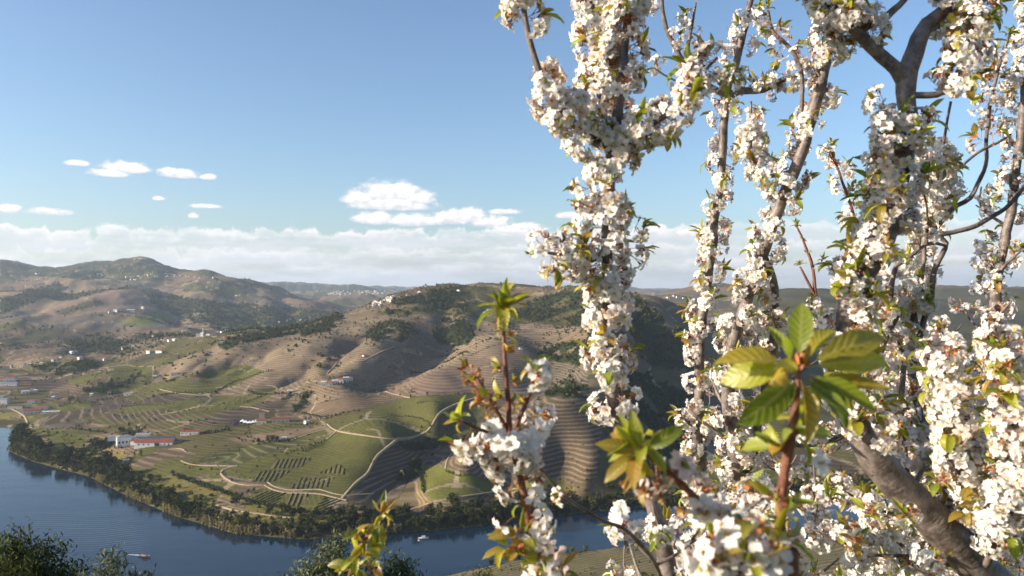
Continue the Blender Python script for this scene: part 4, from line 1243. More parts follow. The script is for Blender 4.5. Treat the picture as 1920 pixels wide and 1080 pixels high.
M_YARD = principled('pale_yard_gravel', (0.20, 0.175, 0.145), 0.95, 0.05, 0.6, 0.15)

def house(px, py, w, d, h, rz, roof, wall, label, group=None, name='house', detail=False, drop=1.2, pitch=0.32, at=None, cat='house'):
    """gabled house, ridge along local x; base sunk a little so that slopes do not lift it"""
    p = at if at is not None else hit(px, py)
    o = empty(name, (p.x, p.y, p.z - 0.1), rz)
    tag(o, label, cat, group)
    zr = h + d * 0.5 * pitch
    MB().walls(-w / 2, w / 2, -d / 2, d / 2, -drop, h, zr).build('wall', wall, o)
    MB().gable(-w / 2, w / 2, -d / 2, d / 2, h, zr, 0.35, 0.22).build('roof', roof, o)
    if detail:
        n_ = max(2, int(w / 4.5))
        for s_, y_ in ((-1, -d / 2), (1, d / 2)):
            for k in range(n_):
                x = -w / 2 + (k + 0.5) * w / n_
                if s_ < 0 and k == n_ // 2:
                    MB().box(x - 0.7, x + 0.7, y_ + s_ * 0.06 - 0.05, y_ + s_ * 0.06 + 0.05, 0, 2.3).build('door', M_DOOR, o)
                else:
                    MB().box(x - 0.55, x + 0.55, y_ + s_ * 0.05 - 0.05, y_ + s_ * 0.05 + 0.05, 1.1, 2.5).build('window', M_OPENING, o)
        for s_, x_ in ((-1, -w / 2), (1, w / 2)):
            MB().box(x_ + s_ * 0.05 - 0.05, x_ + s_ * 0.05 + 0.05, -0.55, 0.55, 1.1, 2.5).build('window', M_OPENING, o)
    return o

# tiny far houses: one mesh of walls and roof each, shared shapes
FAR = []
for (w, d, h) in ((9, 7, 4.0), (13, 8, 5.5), (7, 6, 3.5), (18, 8, 4.5), (8, 8, 7.0)):
    for roof in (M_TILE, M_ORANGE, M_WHITE):
        mb = MB()
        zr = h + d * 0.16
        mb.walls(-w / 2, w / 2, -d / 2, d / 2, -3, h, zr, 0)
        mb.gable(-w / 2, w / 2, -d / 2, d / 2, h, zr, 0.3, 0.25, 1)
        mb.box(-w * 0.2 - 0.5, -w * 0.2 + 0.5, -d / 2 - 0.06, -d / 2 + 0.02, h * 0.35, h * 0.75, 2)
        mb.box(w * 0.2 - 0.5, w * 0.2 + 0.5, -d / 2 - 0.06, -d / 2 + 0.02, h * 0.35, h * 0.75, 2)
        FAR.append(mb.mesh('far_house', [M_WHITE, roof, M_OPENING]))
def far_house(px, py, label, group, scale=1.0, k=None, dmin=560, D=None):
    p = hit(px, py, dmin)
    o = link('house', FAR[rng.randrange(len(FAR)) if k is None else k])
    o.location = (p.x, p.y, p.z)
    o.rotation_euler = (0, 0, rng.uniform(-0.7, 0.7) + rng.choice([0, 1.57]))
    o.scale = (scale,) * 3
    tag(o, label, 'house', group)
    return o
# hillside village below the left peak
for k in range(34):
    t = rng.random()
    far_house(235 + 100 * t + rng.uniform(-6, 6), 524 - 8 * math.sin(t * 2.2) + rng.uniform(-4, 4), 'small white house of the village strung below the left peak', 'village below the left peak', rng.uniform(0.65, 1.05), dmin=2500)
for k in range(10):
    far_house(165 + 28 * rng.random(), 515 + rng.uniform(-3, 4), 'small white house of the hamlet left of the peak village', 'hamlet left of the peak village', rng.uniform(0.7, 1.0), dmin=2500)
for (px, py) in ((355, 519), (365, 520), (375, 521), (400, 522), (300, 540), (396, 544), (443, 555), (415, 568)):
    far_house(px, py, 'single white house on the left mountain', 'single houses on the left mountain', 0.95, dmin=2200)
far_house(70, 514, 'long white hall on the far left slope', None, 1.5, 9, 2500)
for (px, py, s) in ((207, 587, 1.2), (215, 584, 1.3), (225, 582, 1.2), (219, 585, 1.2), (246, 584, 1.6), (268, 579, 1.4)):
    far_house(px, py, 'white house of the farm on the brown middle spur', 'farm on the brown spur', s, dmin=1800)
for (px, py) in ((287, 631), (345, 623), (308, 641), (318, 640), (327, 639), (380, 630), (372, 631), (388, 629), (402, 627), (408, 626), (416, 624), (425, 622), (232, 655), (240, 652), (250, 651), (300, 661), (280, 662)):
    far_house(px, py, 'white house in the side valley left of the central hill', 'houses in the side valley', 1.0, dmin=1300)
for (px, py) in ((135, 663), (142, 660), (150, 674), (153, 671), (105, 676), (115, 671), (100, 677), (197, 676), (78, 683), (55, 685), (50, 686), (12, 692), (20, 690)):
    far_house(px, py, 'white house among the lower left fields', 'houses among the lower left fields', 0.95, dmin=1000)
mast = empty('mast', hit(381, 632, 1300)); tag(mast, 'slim white chimney stack in the side valley village', 'chimney')
MB().tube([(0, 0, -1), (0, 0, 6), (0, 0, 22)], [1.3, 1.1, 0.8], 10).build('shaft', M_WHITE, mast)
MB().tube([(0, 0, 21.6), (0, 0, 22.8)], [1.1, 1.1], 10).build('cap', M_TILE, mast)
# ridge village and far town
for k in range(30):
    t = rng.random()
    far_house(698 + 45 * t + rng.uniform(-4, 4), 573 - 15 * t + rng.uniform(-3, 3), 'white house of the village on the shoulder of the central hill', 'village on the hill shoulder', rng.uniform(0.6, 0.95), dmin=1300)
for (px, py) in ((766, 557), (770, 556), (787, 551), (860, 546), (564, 600), (523, 606), (538, 603), (544, 601)):
    far_house(px, py, 'lone white house on the crest of the central hill', 'lone houses on the crest', 1.0, dmin=1300)
for k in range(56):
    t = rng.random()
    far_house(615 + 135 * t, 549 + rng.uniform(-3.5, 4.5) - 1.5 * t, 'pale house of the distant town under the far ridge', 'distant town', rng.uniform(1.0, 1.6), dmin=4500)
for (px, py, k_) in ((1252, 559, 9), (1262, 556, 4), (1272, 558, 9), (1282, 560, 0)):
    far_house(px, py, 'white house on the hill seen beside the blossom column', 'houses on the right hill', 1.1, k_, 2400)
far_house(976, 655, 'small white hut below the wood behind the leafy shoot', None, 0.9, 6, 900)
far_house(682, 668, 'small white hut on the first bare spur', None, 0.6, 0, 900)
# quinta on the spur
for (px, py, w, d, h, rz, n_) in ((607, 722, 8, 7, 5, 0.2, 0), (617, 722, 11, 7, 4, 0.15, 1), (628, 719, 9, 7, 5, 0.2, 0), (637, 717, 12, 8, 6, 0.1, 1), (649, 715, 9, 7, 6.5, 0.3, 0), (657, 713, 8, 6, 5, 0.2, 1)):
    house(px, py, w, d, h, rz, M_WHITE if n_ == 0 else M_ORANGE, M_WHITE, 'white house of the cluster at the tip of the shaded spur', 'white houses on the spur tip', detail=True)
house(544, 736, 9, 6, 3.5, 0.3, M_WHITE, M_WHITE, 'single white shed above the round wood', None, 'shed', cat='shed')
# red-roofed quinta with white tents and the purple tree
house(527, 791, 22, 10, 5.0, 0.22, M_TILE, M_CREAM, 'long cream quinta house with a bright red tiled roof', None, detail=True)
house(491, 794, 13, 10, 5.5, 0.15, M_TILE, M_CREAM, 'square cream house with a dark red roof between tents and quinta', None, detail=True)
house(491, 786, 7, 6, 8, 0.2, M_ORANGE, M_CREAM, 'small orange-roofed turret house behind the square red one', None)
house(575, 794, 6, 5, 3.5, 0.9, M_WHITE, M_WHITE, 'small white round-gabled shed at the track end', None, 'shed', cat='shed')
M_TENT = principled('white_tent_cloth', (0.80, 0.80, 0.80), 0.7, 0.2)
for k, (px, py) in enumerate(((455, 793), (461, 795), (468, 796), (474, 795), (479, 794))):
    p = hit(px, py)
    o = empty('tent', p, 0.2); tag(o, 'white pointed marquee tent beside the purple tree', 'tent', 'white marquee tents')
    mb = MB()
    b = 3.6
    mb.add([(-b, -b, 2.6), (b, -b, 2.6), (b, b, 2.6), (-b, b, 2.6), (-b * 0.35, -b * 0.35, 4.0), (b * 0.35, -b * 0.35, 4.0), (b * 0.35, b * 0.35, 4.0), (-b * 0.35, b * 0.35, 4.0), (0, 0, 5.8)],
           [(0, 1, 5, 4), (1, 2, 6, 5), (2, 3, 7, 6), (3, 0, 4, 7), (4, 5, 8), (5, 6, 8), (6, 7, 8), (7, 4, 8)])
    mb.build('canopy', M_TENT, o)
    MB().box(-b, b, b - 0.1, b, -1, 2.58).box(-b, -b + 0.1, -b, b - 0.11, -1, 2.58).build('side_cloth', M_TENT, o)
    for sx in (-1, 1):
        MB().box(sx * b - 0.08, sx * b + 0.08, -b - 0.08, -b + 0.08, -1, 2.6).build('pole', M_SLATE, o)
M_PURPLE = foliage_material('purple_blossom', [(0.13, 0.06, 0.16), (0.18, 0.09, 0.21), (0.09, 0.05, 0.11)], 0.25)
p = hit(440, 799)
o = empty('purple_tree', p); tag(o, 'broad purple flowering tree beside the white tents', 'tree')
v, f, b_ = crown_template(260, 77, 6.5, 3.6, 4.2, 1.0, 9, 0.5)
link('crown', mesh_np('crown', v, f, M_PURPLE, attrs={'leafr': b_, 'tint': np.zeros(len(v))}), o)
MB().tube([(0, 0, -0.5), (0.1, 0, 2), (0, 0.1, 4)], [0.4, 0.3, 0.15], 8).build('trunk', M_TRUNK, o)
for (px, py, w, l) in ((533, 824, 5, 'white farm shed beside the dark round trees'), (523, 827, 4, 'smaller white farm shed beside the dark round trees')):
    house(px, py, w, 4, 3, 0.3, M_WHITE, M_WHITE, l, None, 'shed', cat='shed')

# ---- winery
yard = hit(285, 836)
M_WALLW = principled('winery_white_wall', (0.60, 0.595, 0.58), 0.8, 0.1, 0.2, 0.05)
rzw = 0.07
def winery_point(px, py):
    return hit(px, py)
# gravel yard slab with a retaining edge
yc = winery_point(288, 838)
zy = yc.z + 0.2
def flat(px, py):
    p = winery_point(px, py); return Vector((p.x, p.y, zy))
# long hall: wall, lower red roof, clerestory strip, upper dark roof
hall = empty('winery_hall', flat(292, 833), rzw)
tag(hall, 'long white winery hall with red lower roof and dark ridge roof', 'winery')
w, d = 47.0, 17.0
MB().box(-w / 2, w / 2, -d / 2, d / 2, -3, 5.2).build('wall', M_WALLW, hall)
mb = MB()
mb.add([(-w / 2 - 0.4, -d / 2 - 0.6, 5.1), (w / 2 + 0.4, -d / 2 - 0.6, 5.1), (w / 2 + 0.4, -2.6, 8.2), (-w / 2 - 0.4, -2.6, 8.2), (-w / 2 - 0.4, -d / 2 - 0.6, 5.4), (w / 2 + 0.4, -d / 2 - 0.6, 5.4), (w / 2 + 0.4, -2.6, 8.5), (-w / 2 - 0.4, -2.6, 8.5)],
       [(0, 3, 2, 1), (4, 5, 6, 7), (0, 1, 5, 4), (1, 2, 6, 5), (2, 3, 7, 6), (3, 0, 4, 7)])
mb.build('roof', M_TILE, hall)['label'] = 'sloping red tiled lower roof'
mb = MB()
mb.add([(-w / 2 - 0.4, d / 2 + 0.6, 5.1), (-w / 2 - 0.4, 2.6, 8.2), (w / 2 + 0.4, 2.6, 8.2), (w / 2 + 0.4, d / 2 + 0.6, 5.1), (-w / 2 - 0.4, d / 2 + 0.6, 5.4), (-w / 2 - 0.4, 2.6, 8.5), (w / 2 + 0.4, 2.6, 8.5), (w / 2 + 0.4, d / 2 + 0.6, 5.4)],
       [(0, 1, 2, 3), (4, 7, 6, 5), (0, 4, 5, 1), (1, 5, 6, 2), (2, 6, 7, 3), (3, 7, 4, 0)])
mb.build('roof', M_TILE, hall)
cl = MB().box(-w / 2, w / 2, -2.5, 2.5, 5.2, 10.2).build('clerestory', M_WALLW, hall)
for k in range(15):
    x = -w / 2 + (k + 0.5) * w / 15
    MB().box(x - 1.0, x + 1.0, -2.58, -2.5, 8.75, 9.7).build('window', M_SLATE, cl)
MB().gable(-w / 2, w / 2, -2.9, 2.9, 10.2, 11.2, 0.5, 0.3).build('ridge_roof', M_DARKROOF, hall)
for x in (-18, -12, -6, 14, 19):
    MB().box(x - 0.9, x + 0.9, -d / 2 - 0.08, -d / 2, 1.6, 3.4).build('window', M_OPENING, hall)
MB().box(1.5, 7.5, -d / 2 - 0.10, -d / 2, 0, 4.2).build('door', M_OPENING, hall)['label'] = 'wide dark loading opening'
# white block at the left
blk = empty('winery_block', flat(233, 836), 0.55)
tag(blk, 'tall white winery block with a grey hipped roof', 'winery')
MB().box(-9, 9, -7, 7, -4, 8.0).build('wall', M_WALLW, blk)
MB().add([(-9.5, -7.5, 8.0), (9.5, -7.5, 8.0), (9.5, 7.5, 8.0), (-9.5, 7.5, 8.0), (-4, 0, 10.4), (4, 0, 10.4)], [(0, 1, 5, 4), (1, 2, 5), (2, 3, 4, 5), (3, 0, 4), (0, 3, 2, 1)]).build('roof', M_SLATE, blk)
for k in range(4):
    MB().box(-7.4 + k * 4.2, -5.2 + k * 4.2, -7.08, -7.0, 0.2, 3.2).build('window', M_OPENING, blk)
for k in range(3):
    MB().box(-9.08, -9.0, -5.2 + k * 4.0, -3.4 + k * 4.0, 4.2, 6.2).build('window', M_SLATE, blk)
MB().box(9.0, 14.5, -5, 6, -3, 5.5).build('annex', M_WALLW, blk)
low = house(0, 0, 12, 8, 4.0, 0.35, M_SLATE, M_WALLW, 'low white outbuilding left of the tall winery block', None, 'outbuilding', at=flat(212, 832), cat='building')
back = house(0, 0, 18, 11, 7.5, rzw, M_SLATE, M_WALLW, 'white rear building behind the left end of the winery hall', None, 'outbuilding', at=flat(263, 827) + Vector((0, 10, 0)), cat='building')
lk = house(0, 0, 11, 9, 4.2, rzw, M_TILE, M_WALLW, 'small red-roofed link building between the block and the hall', None, 'outbuilding', at=flat(255, 834), cat='building')
house(0, 0, 16, 9, 4.6, 0.2, M_ORANGE, M_CREAM, 'orange-roofed barn at the right end of the winery hall', None, 'barn', at=flat(328, 829), cat='barn')
house(359, 814, 26, 9, 4.2, 0.08, M_TILE, M_WHITE, 'long low farmhouse with red roof and chimneys above the winery', None, detail=True)
house(236, 866, 7, 5, 2.6, 0.4, M_SLATE, M_SLATE, 'small grey-green shed below the winery terraces', None, 'shed', cat='shed')
# parked cars in the yard
M_CAR = principled('white_car_paint', (0.75, 0.75, 0.74), 0.3, 0.5)
M_GLASS = principled('car_glass', (0.03, 0.035, 0.04), 0.1, 0.6)
M_TYRE = principled('tyre', (0.02, 0.02, 0.02), 0.9, 0.1)
def car(at, rz, label):
    o = empty('parked_car', at, rz); tag(o, label, 'car', 'cars parked at the winery')
    mb = MB()
    prof = [(-2.1, 0.35), (2.1, 0.35), (2.15, 0.75), (1.1, 0.95), (-2.0, 0.98), (-2.15, 0.7)]
    mb.add([(x, -0.85, z) for x, z in prof] + [(x, 0.85, z) for x, z in prof], [tuple(range(6)), tuple(range(11, 5, -1))] + [(i, i + 6, (i + 1) % 6 + 6, (i + 1) % 6) for i in range(6)])
    mb.build('body', M_CAR, o)
    cab = [(-1.7, 0.97), (0.9, 0.97), (0.3, 1.5), (-1.3, 1.52)]
    mb = MB().add([(x, -0.72, z) for x, z in cab] + [(x, 0.72, z) for x, z in cab], [(0, 1, 2, 3), (7, 6, 5, 4)] + [(i, i + 4, (i + 1) % 4 + 4, (i + 1) % 4) for i in range(4)])
    mb.build('cabin', M_GLASS, o)
    MB().box(-1.25, 0.25, -0.70, 0.70, 1.5, 1.56).build('roof', M_CAR, o)
    for x in (-1.3, 1.3):
        for y in (-0.86, 0.72):
            MB().tube([(x, y, 0.32), (x, y + 0.14, 0.32)], 0.32, 10).build('wheel', M_TYRE, o)
for (px, l) in ((303, 'white car parked before the winery hall'), (310, 'white car parked before the winery hall')):
    car(flat(px, 838) + Vector((0, -10, 0)) if False else winery_point(px, 837) + Vector((0, 0, 0.3)), 0.3, l)

# ---- riverside village at the far left
for (px, py, w, d, h, rz, roof, wall, l) in (
        (62, 775, 26, 15, 5, 0.35, M_TILE, M_WHITE, 'broad red-roofed white house at the edge of the river village'),
        (30, 766, 24, 8, 5, 0.1, M_DARKROOF, M_CREAM, 'long cream hall with a dark roof in the river village'),
        (82, 768, 14, 8, 5, 0.3, M_ORANGE, M_WHITE, 'white house with terracotta roof behind the broad red one'),
        (96, 774, 26, 5, 2.5, 0.2, M_WHITE, M_WHITE, 'long low white wall building beyond the village'),
        (60, 757, 12, 8, 6, 0.2, M_ORANGE, M_WHITE, 'tall white house with orange roof above the village'),
        (6, 757, 18, 10, 8, 0.1, M_SLATE, M_WHITE, 'large white house with grey roof at the village road'),
        (2, 750, 12, 9, 7, 0.2, M_SLATE, M_WHITE, 'white grey-roofed house above the large one'),
        (117, 757, 13, 8, 3.5, 0.4, M_TILE, M_CREAM, 'low red-roofed barn under the tawny tree'),
        (48, 738, 12, 8, 5, 0.6, M_WHITE, M_WHITE, 'bright white house on the slope above the village'),
        (62, 733, 8, 7, 5, 0.3, M_TILE, M_WHITE, 'small white house with red roof beside the bright one'),
        (67, 735, 6, 6, 4, 0.3, M_WHITE, M_WHITE, 'little white annex on the slope above the village'),
        (100, 748, 6, 6, 4.5, 0.2, M_WHITE, M_WHITE, 'isolated white cube hut amid the dark terraces'),
        (172, 743, 5, 5, 5, 0.1, M_WHITE, M_WHITE, 'isolated white pump house beside the gully wood'),
        (205, 739, 6, 6, 5, 0.3, M_TILE, M_CREAM, 'small cream house at the mouth of the gully'),
        (240, 741, 14, 6, 3.5, 0.1, M_SLATE, M_WHITE, 'low grey shed behind the hedge at the gully mouth'),
        (16, 723, 34, 9, 5, 0.12, M_SLATE, M_WHITE, 'long grey-roofed white hall on the left shore slope'),
        (20, 714, 22, 12, 8, 0.2, M_TILE, M_WHITE, 'large red-roofed white manor on the left shore slope'),
        (290, 709, 7, 6, 4.5, 0.3, M_WHITE, M_WHITE, 'white hut at the end of the dark gully'),
        (327, 703, 12, 7, 4, 0.3, M_SLATE, M_WHITE, 'pale sheds on the ridge road above the green plots'),
        (367, 716, 12, 8, 5.5, 0.3, M_ORANGE, M_CREAM, 'orange-roofed cream house amid the green plots')):
    house(px, py, w, d, h, rz, roof, wall, l, None, detail=True)

# ---- boats
def boat(px, py, rz, L, hull, deck, label, cabin):
    D = CAM_Z * F / (py - CY)
    o = empty('boat', ((px - CX) / F * D, D, 0.0), rz); tag(o, label, 'boat')
    n_ = 9
    V_, F_ = [], []
    for k in range(n_):
        t = k / (n_ - 1)
        x = (t - 0.5) * L
        half = 0.16 * L * (math.sin(min(1, (1 - t) * 1.9 + 0.03) * math.pi / 2))
        sheer = 0.9 + 0.5 * t ** 2
        V_ += [(x, -half * 0.55, -0.25), (x, -half, sheer), (x, half, sheer), (x, half * 0.55, -0.25)]
    for k in range(n_ - 1):
        a = 4 * k
        F_ += [(a, a + 4, a + 5, a + 1), (a + 3, a + 2, a + 6, a + 7), (a, a + 3, a + 7, a + 4)]
    F_ += [(0, 1, 2, 3), (4 * n_ - 4, 4 * n_ - 1, 4 * n_ - 2, 4 * n_ - 3)]
    MB().add(V_, F_).build('hull', hull, o)
    dv = [(v[0], v[1] * 0.94, v[2] - 0.12) for v in V_ if v[2] > 0]
    MB().add(dv, [(2 * k, 2 * k + 2, 2 * k + 3, 2 * k + 1) for k in range(n_ - 1)]).build('deck', deck, o)
    if cabin == 'awning':
        MB().box(-0.32 * L, 0.18 * L, -0.11 * L, 0.11 * L, 2.7, 2.85).build('awning', hull, o)
        for x in (-0.3, 0.16):
            for y in (-0.1, 0.1):
                MB().box(x * L - 0.06, x * L + 0.06, y * L - 0.06, y * L + 0.06, 0.9, 2.7).build('post', deck, o)
        MB().box(-0.2 * L, 0.1 * L, -0.07 * L, 0.07 * L, 0.9, 1.4).build('bench', deck, o)
    else:
        c = MB().box(-0.15 * L, 0.15 * L, -0.1 * L, 0.1 * L, 0.9, 2.3).build('cabin', hull, o)
        MB().box(0.15 * L, 0.16 * L, -0.08 * L, 0.08 * L, 1.5, 2.1).build('window', M_OPENING, c)
        MB().box(-0.18 * L, 0.18 * L, -0.11 * L, 0.11 * L, 2.3, 2.4).build('roof', deck, o)
    return o
M_BROWNB = principled('dark_brown_hull', (0.07, 0.035, 0.028), 0.5, 0.4)
M_PINKD = principled('pale_deck', (0.26, 0.19, 0.165), 0.7, 0.2)
M_FOAM = principled('foam', (0.70, 0.74, 0.78), 0.6, 0.2)
boat(272, 1044, -0.35, 11.5, M_BROWNB, M_PINKD, 'brown tour boat with an awning, trailing a wake', 'awning')
boat(794, 1010, 0.18, 9.0, principled('white_hull', (0.8, 0.8, 0.79), 0.4, 0.4), M_WHITE, 'small white cabin boat near the far bank', 'cabin')
Db = CAM_Z * F / (1010 - CY)
bu = empty('buoy', ((785 - CX) / F * (CAM_Z * F / (1014 - CY)), CAM_Z * F / (1014 - CY), 0)); tag(bu, 'pale dinghy float moored beside the white boat', 'float')
MB().tube([(-0.9, 0, 0.3), (0.9, 0, 0.3)], 0.5, 8).build('float', M_WHITE, bu)
MB().tube([(0, 0, 0.7), (0, 0, 1.2)], 0.12, 6).build('post', M_WHITE, bu)
D1 = CAM_Z * F / (1043 - CY)
bx0 = (272 - CX) / F * D1
wk = []
for k in range(9):
    t = k / 8
    wk += [(bx0 - 5 - 11 * t, D1 + 2.5 + 1.5 * t - (0.9 - 0.6 * t), 0.03), (bx0 - 5 - 11 * t, D1 + 2.5 + 1.5 * t + (0.9 - 0.6 * t), 0.03)]
ob = MB().add(wk, [(2 * k, 2 * k + 1, 2 * k + 3, 2 * k + 2) for k in range(8)]).build('wake_foam', M_FOAM)
tag(ob, kind='stuff', label='white foam trail behind the brown boat')
# ------------------------------------------------------------------ cherry trees in blossom
def pw(px, py, D):
    return Vector(((px - CX) / F * D, D, CAM_Z - (py - CY) / F * D))

def petal_material(name, white, aged, trans=0.35):
    m = bpy.data.materials.new(name)
    m.use_nodes = True
    n = Nodes(m.node_tree)
    o = n.new('ShaderNodeOutputMaterial')
    tint = n.new('ShaderNodeAttribute', attribute_name='tint').outputs['Fac']
    rnd = n.new('ShaderNodeObjectInfo').outputs['Random']
    r = n.m('FRACT', n.m('ADD', tint, rnd))
    base_ = n.new('ShaderNodeAttribute', attribute_name='tobase').outputs['Fac']
    c = n.mix(n.ramp(r, 0.72, 1.0), (*white, 1), (*aged, 1))
    c = n.mix(n.m('MULTIPLY', base_, 0.3), c, (*aged, 1))
    d = n.new('ShaderNodeBsdfDiffuse'); t = n.new('ShaderNodeBsdfTranslucent')
    n.link(c, d.inputs[0]); n.link(c, t.inputs[0])
    mx = n.new('ShaderNodeMixShader'); mx.inputs[0].default_value = trans
    n.link(d.outputs[0], mx.inputs[1]); n.link(t.outputs[0], mx.inputs[2])
    n.link(mx.outputs[0], o.inputs[0])
    return m

def leaf_material(name, cols, trans=0.5, gloss=0.12, rough=0.42):
    m = bpy.data.materials.new(name)
    m.use_nodes = True
    n = Nodes(m.node_tree)
    o = n.new('ShaderNodeOutputMaterial')
    tint = n.new('ShaderNodeAttribute', attribute_name='tint').outputs['Fac']
    rnd = n.new('ShaderNodeObjectInfo').outputs['Random']
    r = n.m('FRACT', n.m('ADD', tint, rnd))
    cr = n.new('ShaderNodeValToRGB')
    els = cr.color_ramp.elements
    while len(els) < len(cols): els.new(0.5)
    for i, c in enumerate(cols):
        els[i].position = i / (len(cols) - 1)
        els[i].color = (*c, 1)
    n.link(r, cr.inputs[0])
    mid = n.new('ShaderNodeAttribute', attribute_name='midrib').outputs['Fac']
    pos = n.new('ShaderNodeTexCoord').outputs['Object']
    blot = n.ramp(n.noise(pos, 70.0, 4.0, 0.6), 0.35, 0.7, 0.75, 1.2)
    lt = n.new('ShaderNodeAttribute', attribute_name='leaft').outputs['Fac']
    vein = n.m('SINE', n.m('MULTIPLY', n.m('ADD', lt, n.m('MULTIPLY', mid, 0.16)), 62.0))
    vein_d = n.ramp(vein, 0.55, 1.0)
    blot = n.m('MULTIPLY', blot, n.m('SUBTRACT', 1.0, n.m('MULTIPLY', vein_d, 0.14)))
    sc_ = n.new('ShaderNodeVectorMath', operation='SCALE')
    n.link(cr.outputs[0], sc_.inputs[0]); n.link(blot, sc_.inputs['Scale'])
    c = n.mix(n.m('MULTIPLY', n.ramp(mid, 0.75, 1.0), 0.35), sc_.outputs[0], (0.42, 0.38, 0.12, 1))
    d = n.new('ShaderNodeBsdfDiffuse'); t = n.new('ShaderNodeBsdfTranslucent'); g = n.new('ShaderNodeBsdfGlossy')
    g.inputs['Roughness'].default_value = rough
    bright = n.mix(0.5, c, (0.50, 0.52, 0.04, 1), 'MULTIPLY')
    tc = n.new('ShaderNodeVectorMath', operation='SCALE')
    n.link(c, tc.inputs[0]); tc.inputs['Scale'].default_value = 1.9
    n.link(c, d.inputs[0]); n.link(tc.outputs[0], t.inputs[0])
    mx = n.new('ShaderNodeMixShader'); mx.inputs[0].default_value = trans
    n.link(d.outputs[0], mx.inputs[1]); n.link(t.outputs[0], mx.inputs[2])
    lw = n.new('ShaderNodeLayerWeight'); lw.inputs[0].default_value = 0.35
    m2 = n.new('ShaderNodeMixShader')
    n.link(n.m('MULTIPLY', n.m('ADD', lw.outputs['Facing'], 0.25), gloss), m2.inputs[0])
    n.link(mx.outputs[0], m2.inputs[1]); n.link(g.outputs[0], m2.inputs[2])
    bp = n.new('ShaderNodeBump'); bp.inputs['Strength'].default_value = 0.2; bp.inputs['Distance'].default_value = 0.002
    n.link(n.m('MULTIPLY', vein, -1.0), bp.inputs['Height'])
    for sh_ in (d, t, g): n.link(bp.outputs[0], sh_.inputs['Normal'])
    n.link(m2.outputs[0], o.inputs[0])
    return m

def bark_material(name, dark, light, spec=0.35):
    m = bpy.data.materials.new(name)
    m.use_nodes = True
    n = Nodes(m.node_tree)
    b = n.new('ShaderNodeBsdfPrincipled'); o = n.new('ShaderNodeOutputMaterial')
    n.link(b.outputs[0], o.inputs[0])
    al = n.new('ShaderNodeAttribute', attribute_name='along').outputs['Fac']
    an = n.new('ShaderNodeAttribute', attribute_name='around').outputs['Fac']
    ca, sa = n.m('COSINE', an), n.m('SINE', an)
    v = n.comb(n.m('MULTIPLY', ca, 1.5), n.m('MULTIPLY', sa, 1.5), n.m('MULTIPLY', al, 150.0))
    len_ = n.noise(v, 1.0, 3.0, 0.6)
    pos = n.new('ShaderNodeTexCoord').outputs['Object']
    blot = n.noise(pos, 28.0, 5.0, 0.65)
    c = n.mix(n.ramp(blot, 0.3, 0.7), (*dark, 1), (*light, 1))
    c = n.mix(n.ramp(len_, 0.62, 0.72), c, (0.27, 0.225, 0.195, 1))
    c = n.mix(n.ramp(len_, 0.36, 0.28), c, (0.03, 0.022, 0.02, 1))
    n.link(c, b.inputs['Base Color'])
    b.inputs['Roughness'].default_value = 0.5
    b.inputs['Specular IOR Level'].default_value = spec
    bp = n.new('ShaderNodeBump'); bp.inputs['Strength'].default_value = 0.7; bp.inputs['Distance'].default_value = 0.003
    n.link(n.m('ADD', len_, n.m('MULTIPLY', blot, 0.8)), bp.inputs['Height'])
    n.link(bp.outputs[0], b.inputs['Normal'])
    return m

M_PETAL = petal_material('white_petal', (0.84, 0.825, 0.80), (0.80, 0.66, 0.60), 0.42)
M_WITHER = petal_material('withered_petal', (0.52, 0.29, 0.15), (0.36, 0.17, 0.07), 0.3)
M_STAMEN = principled('stamen_yellow', (0.62, 0.50, 0.20), 0.8, 0.1)
M_CALYX = principled('calyx_red_green', (0.30, 0.13, 0.06), 0.7, 0.15)
M_SCALE = principled('bud_scale', (0.40, 0.16, 0.065), 0.7, 0.15)
M_LEAF = leaf_material('young_cherry_leaf', [(0.11, 0.15, 0.012), (0.21, 0.26, 0.015), (0.33, 0.35, 0.02), (0.35, 0.31, 0.024), (0.36, 0.20, 0.032), (0.19, 0.22, 0.016)])
M_BARK = bark_material('cherry_bark', (0.055, 0.042, 0.039), (0.215, 0.18, 0.168))
M_SHOOT = bark_material('red_shoot_bark', (0.13, 0.045, 0.03), (0.20, 0.085, 0.05))

def np_rot(axis_to, spin):
    """rotation matrix that takes +Z to axis_to after a spin about Z"""
    z = np.array(axis_to, float); z /= np.linalg.norm(z) + 1e-12
    a = np.array([0, 0, 1.0]) if abs(z[2]) < 0.95 else np.array([1.0, 0, 0])
    x = np.cross(a, z); x /= np.linalg.norm(x)
    y = np.cross(z, x)
    c, s = math.cos(spin), math.sin(spin)
    return np.stack([x * c + y * s, y * c - x * s, z], 1)

